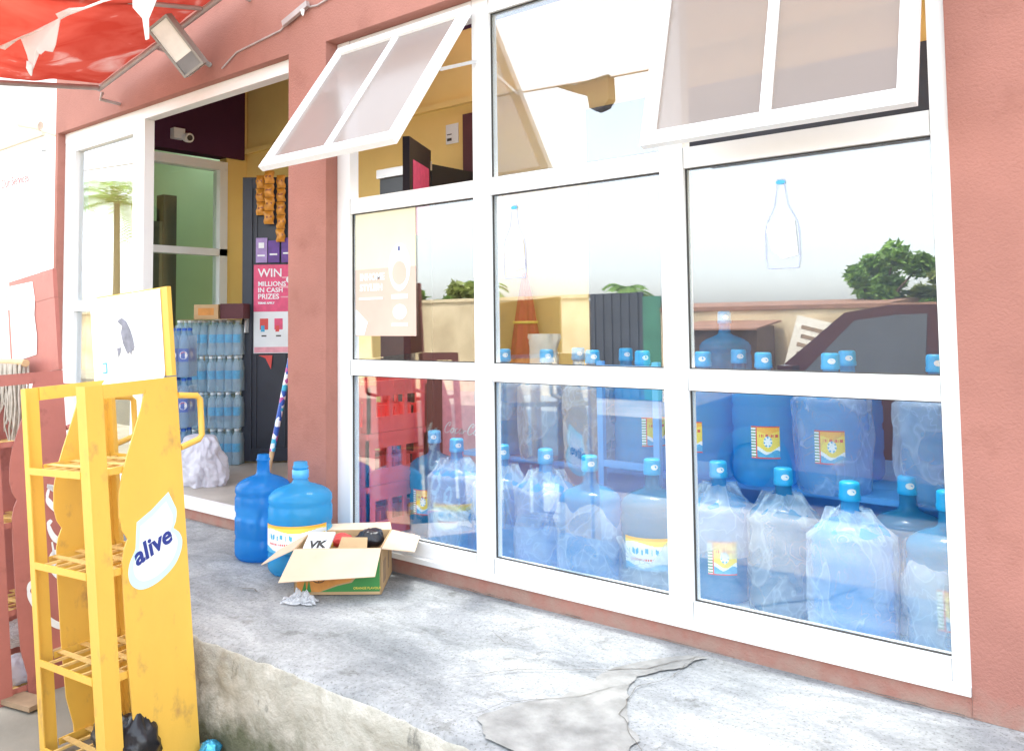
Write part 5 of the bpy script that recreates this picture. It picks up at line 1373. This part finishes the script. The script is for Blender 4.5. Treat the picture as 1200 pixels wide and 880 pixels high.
q0 = [Vector((x, -5.46+.16*(z-.96)/.6, GZ+z)) for x, z in gh]; q1 = [Vector((x, -3.94-.16*(z-.96)/.6, GZ+z)) for x, z in gh]
b.add(q0+q1, [(i, i+1, m_+i+1, m_+i) for i in range(m_-1)], 0); b.add(q0, [tuple(range(m_))]); b.add(q1, [tuple(range(m_))[::-1]]); b.build('cabin', CARP, cr)
for sgn, yb in ((1,-3.94),(-1,-5.46)):
    for poly in ([(.72,1.02),(1.10,1.44),(1.40,1.48),(1.62,1.485),(1.62,1.02)], [(1.70,1.02),(1.70,1.485),(2.25,1.475),(2.62,1.38),(2.95,1.04)]):
        b = MB(); b.face([Vector((x, yb-sgn*.16*(z-.96)/.6+sgn*.006, GZ+z)) for x, z in poly]); b.build('side_glass', CARG, cr)
b = MB(); b.face([Vector((.45,-5.38,GZ+.995)), Vector((.45,-4.02,GZ+.995)), Vector((.985,-4.14,GZ+1.475)), Vector((.985,-5.26,GZ+1.475))]); b.build('windscreen', CARG, cr)
for y in (-5.0,-4.40):
    b = MB(); b.bar((-.30,y-.38 if y < -4.6 else y+.2,GZ+.62),(-.36,y-.12 if y < -4.6 else y+.42,GZ+.60), .1, .08); b.build('headlight', LAMPL, cr)
for x in (.35, 2.65):
    for y, s in ((-3.90,1),(-5.50,-1)):
        b = MB(); M2 = Matrix.Translation((x,y,GZ+.30)) @ Matrix.Rotation(PI/2,4,'X')
        bb = MB(); bb.lathe([(.18,-.10),(.285,-.10),(.30,-.08),(.30,.08),(.285,.10),(.18,.10)], 28, cap0=False, cap1=False)
        b.add([M2 @ Vector(v) for v in bb.v], bb.f, 0, True); wh = b.build('wheel', ASPH, cr)
        b = MB(); bb = MB(); bb.lathe([(.0,-.07),(.17,-.09),(.18,-.06),(.18,.06),(.17,.09),(0,.07)], 20, cap0=False, cap1=False)
        b.add([M2 @ Vector(v) for v in bb.v], bb.f, 0, True); b.build('rim', ASPH, wh)
for y, s in ((-3.86,1),(-5.54,-1)):
    b = MB(); b.box((.62,min(y,y+s*.14),GZ+.98),(.74,max(y,y+s*.14),GZ+1.10)); b.build('wing_mirror', CARP, cr)

# ------------------------------------------------------------------ light
w = bpy.data.worlds.new('World'); SC.world = w; w.use_nodes = True
nt = w.node_tree; bg = nt.nodes['Background']
sky = nt.nodes.new('ShaderNodeTexSky'); sky.sky_type = 'NISHITA'; sky.sun_disc = False
EL, AZ = R(67), R(-20)          # sun behind the shop
sky.sun_elevation = EL; sky.sun_rotation = AZ; sky.dust_density = 2.0; sky.air_density = 1.0; sky.ozone_density = 1.0
hsv = nt.nodes.new('ShaderNodeHueSaturation'); hsv.inputs['Saturation'].default_value = .36; hsv.inputs['Hue'].default_value = .485
nt.links.new(sky.outputs[0], hsv.inputs['Color']); nt.links.new(hsv.outputs[0], bg.inputs[0]); bg.inputs[1].default_value = .15
sl = bpy.data.lights.new('sun', 'SUN'); sl.energy = 1.5; sl.angle = R(14); sl.color = (1,.94,.86)
so = bpy.data.objects.new('sun', sl); COL.objects.link(so)
sd = Vector((math.sin(AZ)*math.cos(EL), math.cos(AZ)*math.cos(EL), math.sin(EL)))   # towards the sun
so.rotation_euler = sd.to_track_quat('Z', 'Y').to_euler(); so.location = (0, 5, 8)
SC.view_settings.view_transform = 'Standard'; SC.view_settings.look = 'None'; SC.view_settings.gamma = 1
SC.view_settings.exposure = 2.84
SC.cycles.use_denoising = True
SC.cycles.max_bounces = 10; SC.cycles.transparent_max_bounces = 40; SC.cycles.diffuse_bounces = 5; SC.cycles.glossy_bounces = 5
SC.cycles.sample_clamp_indirect = 8
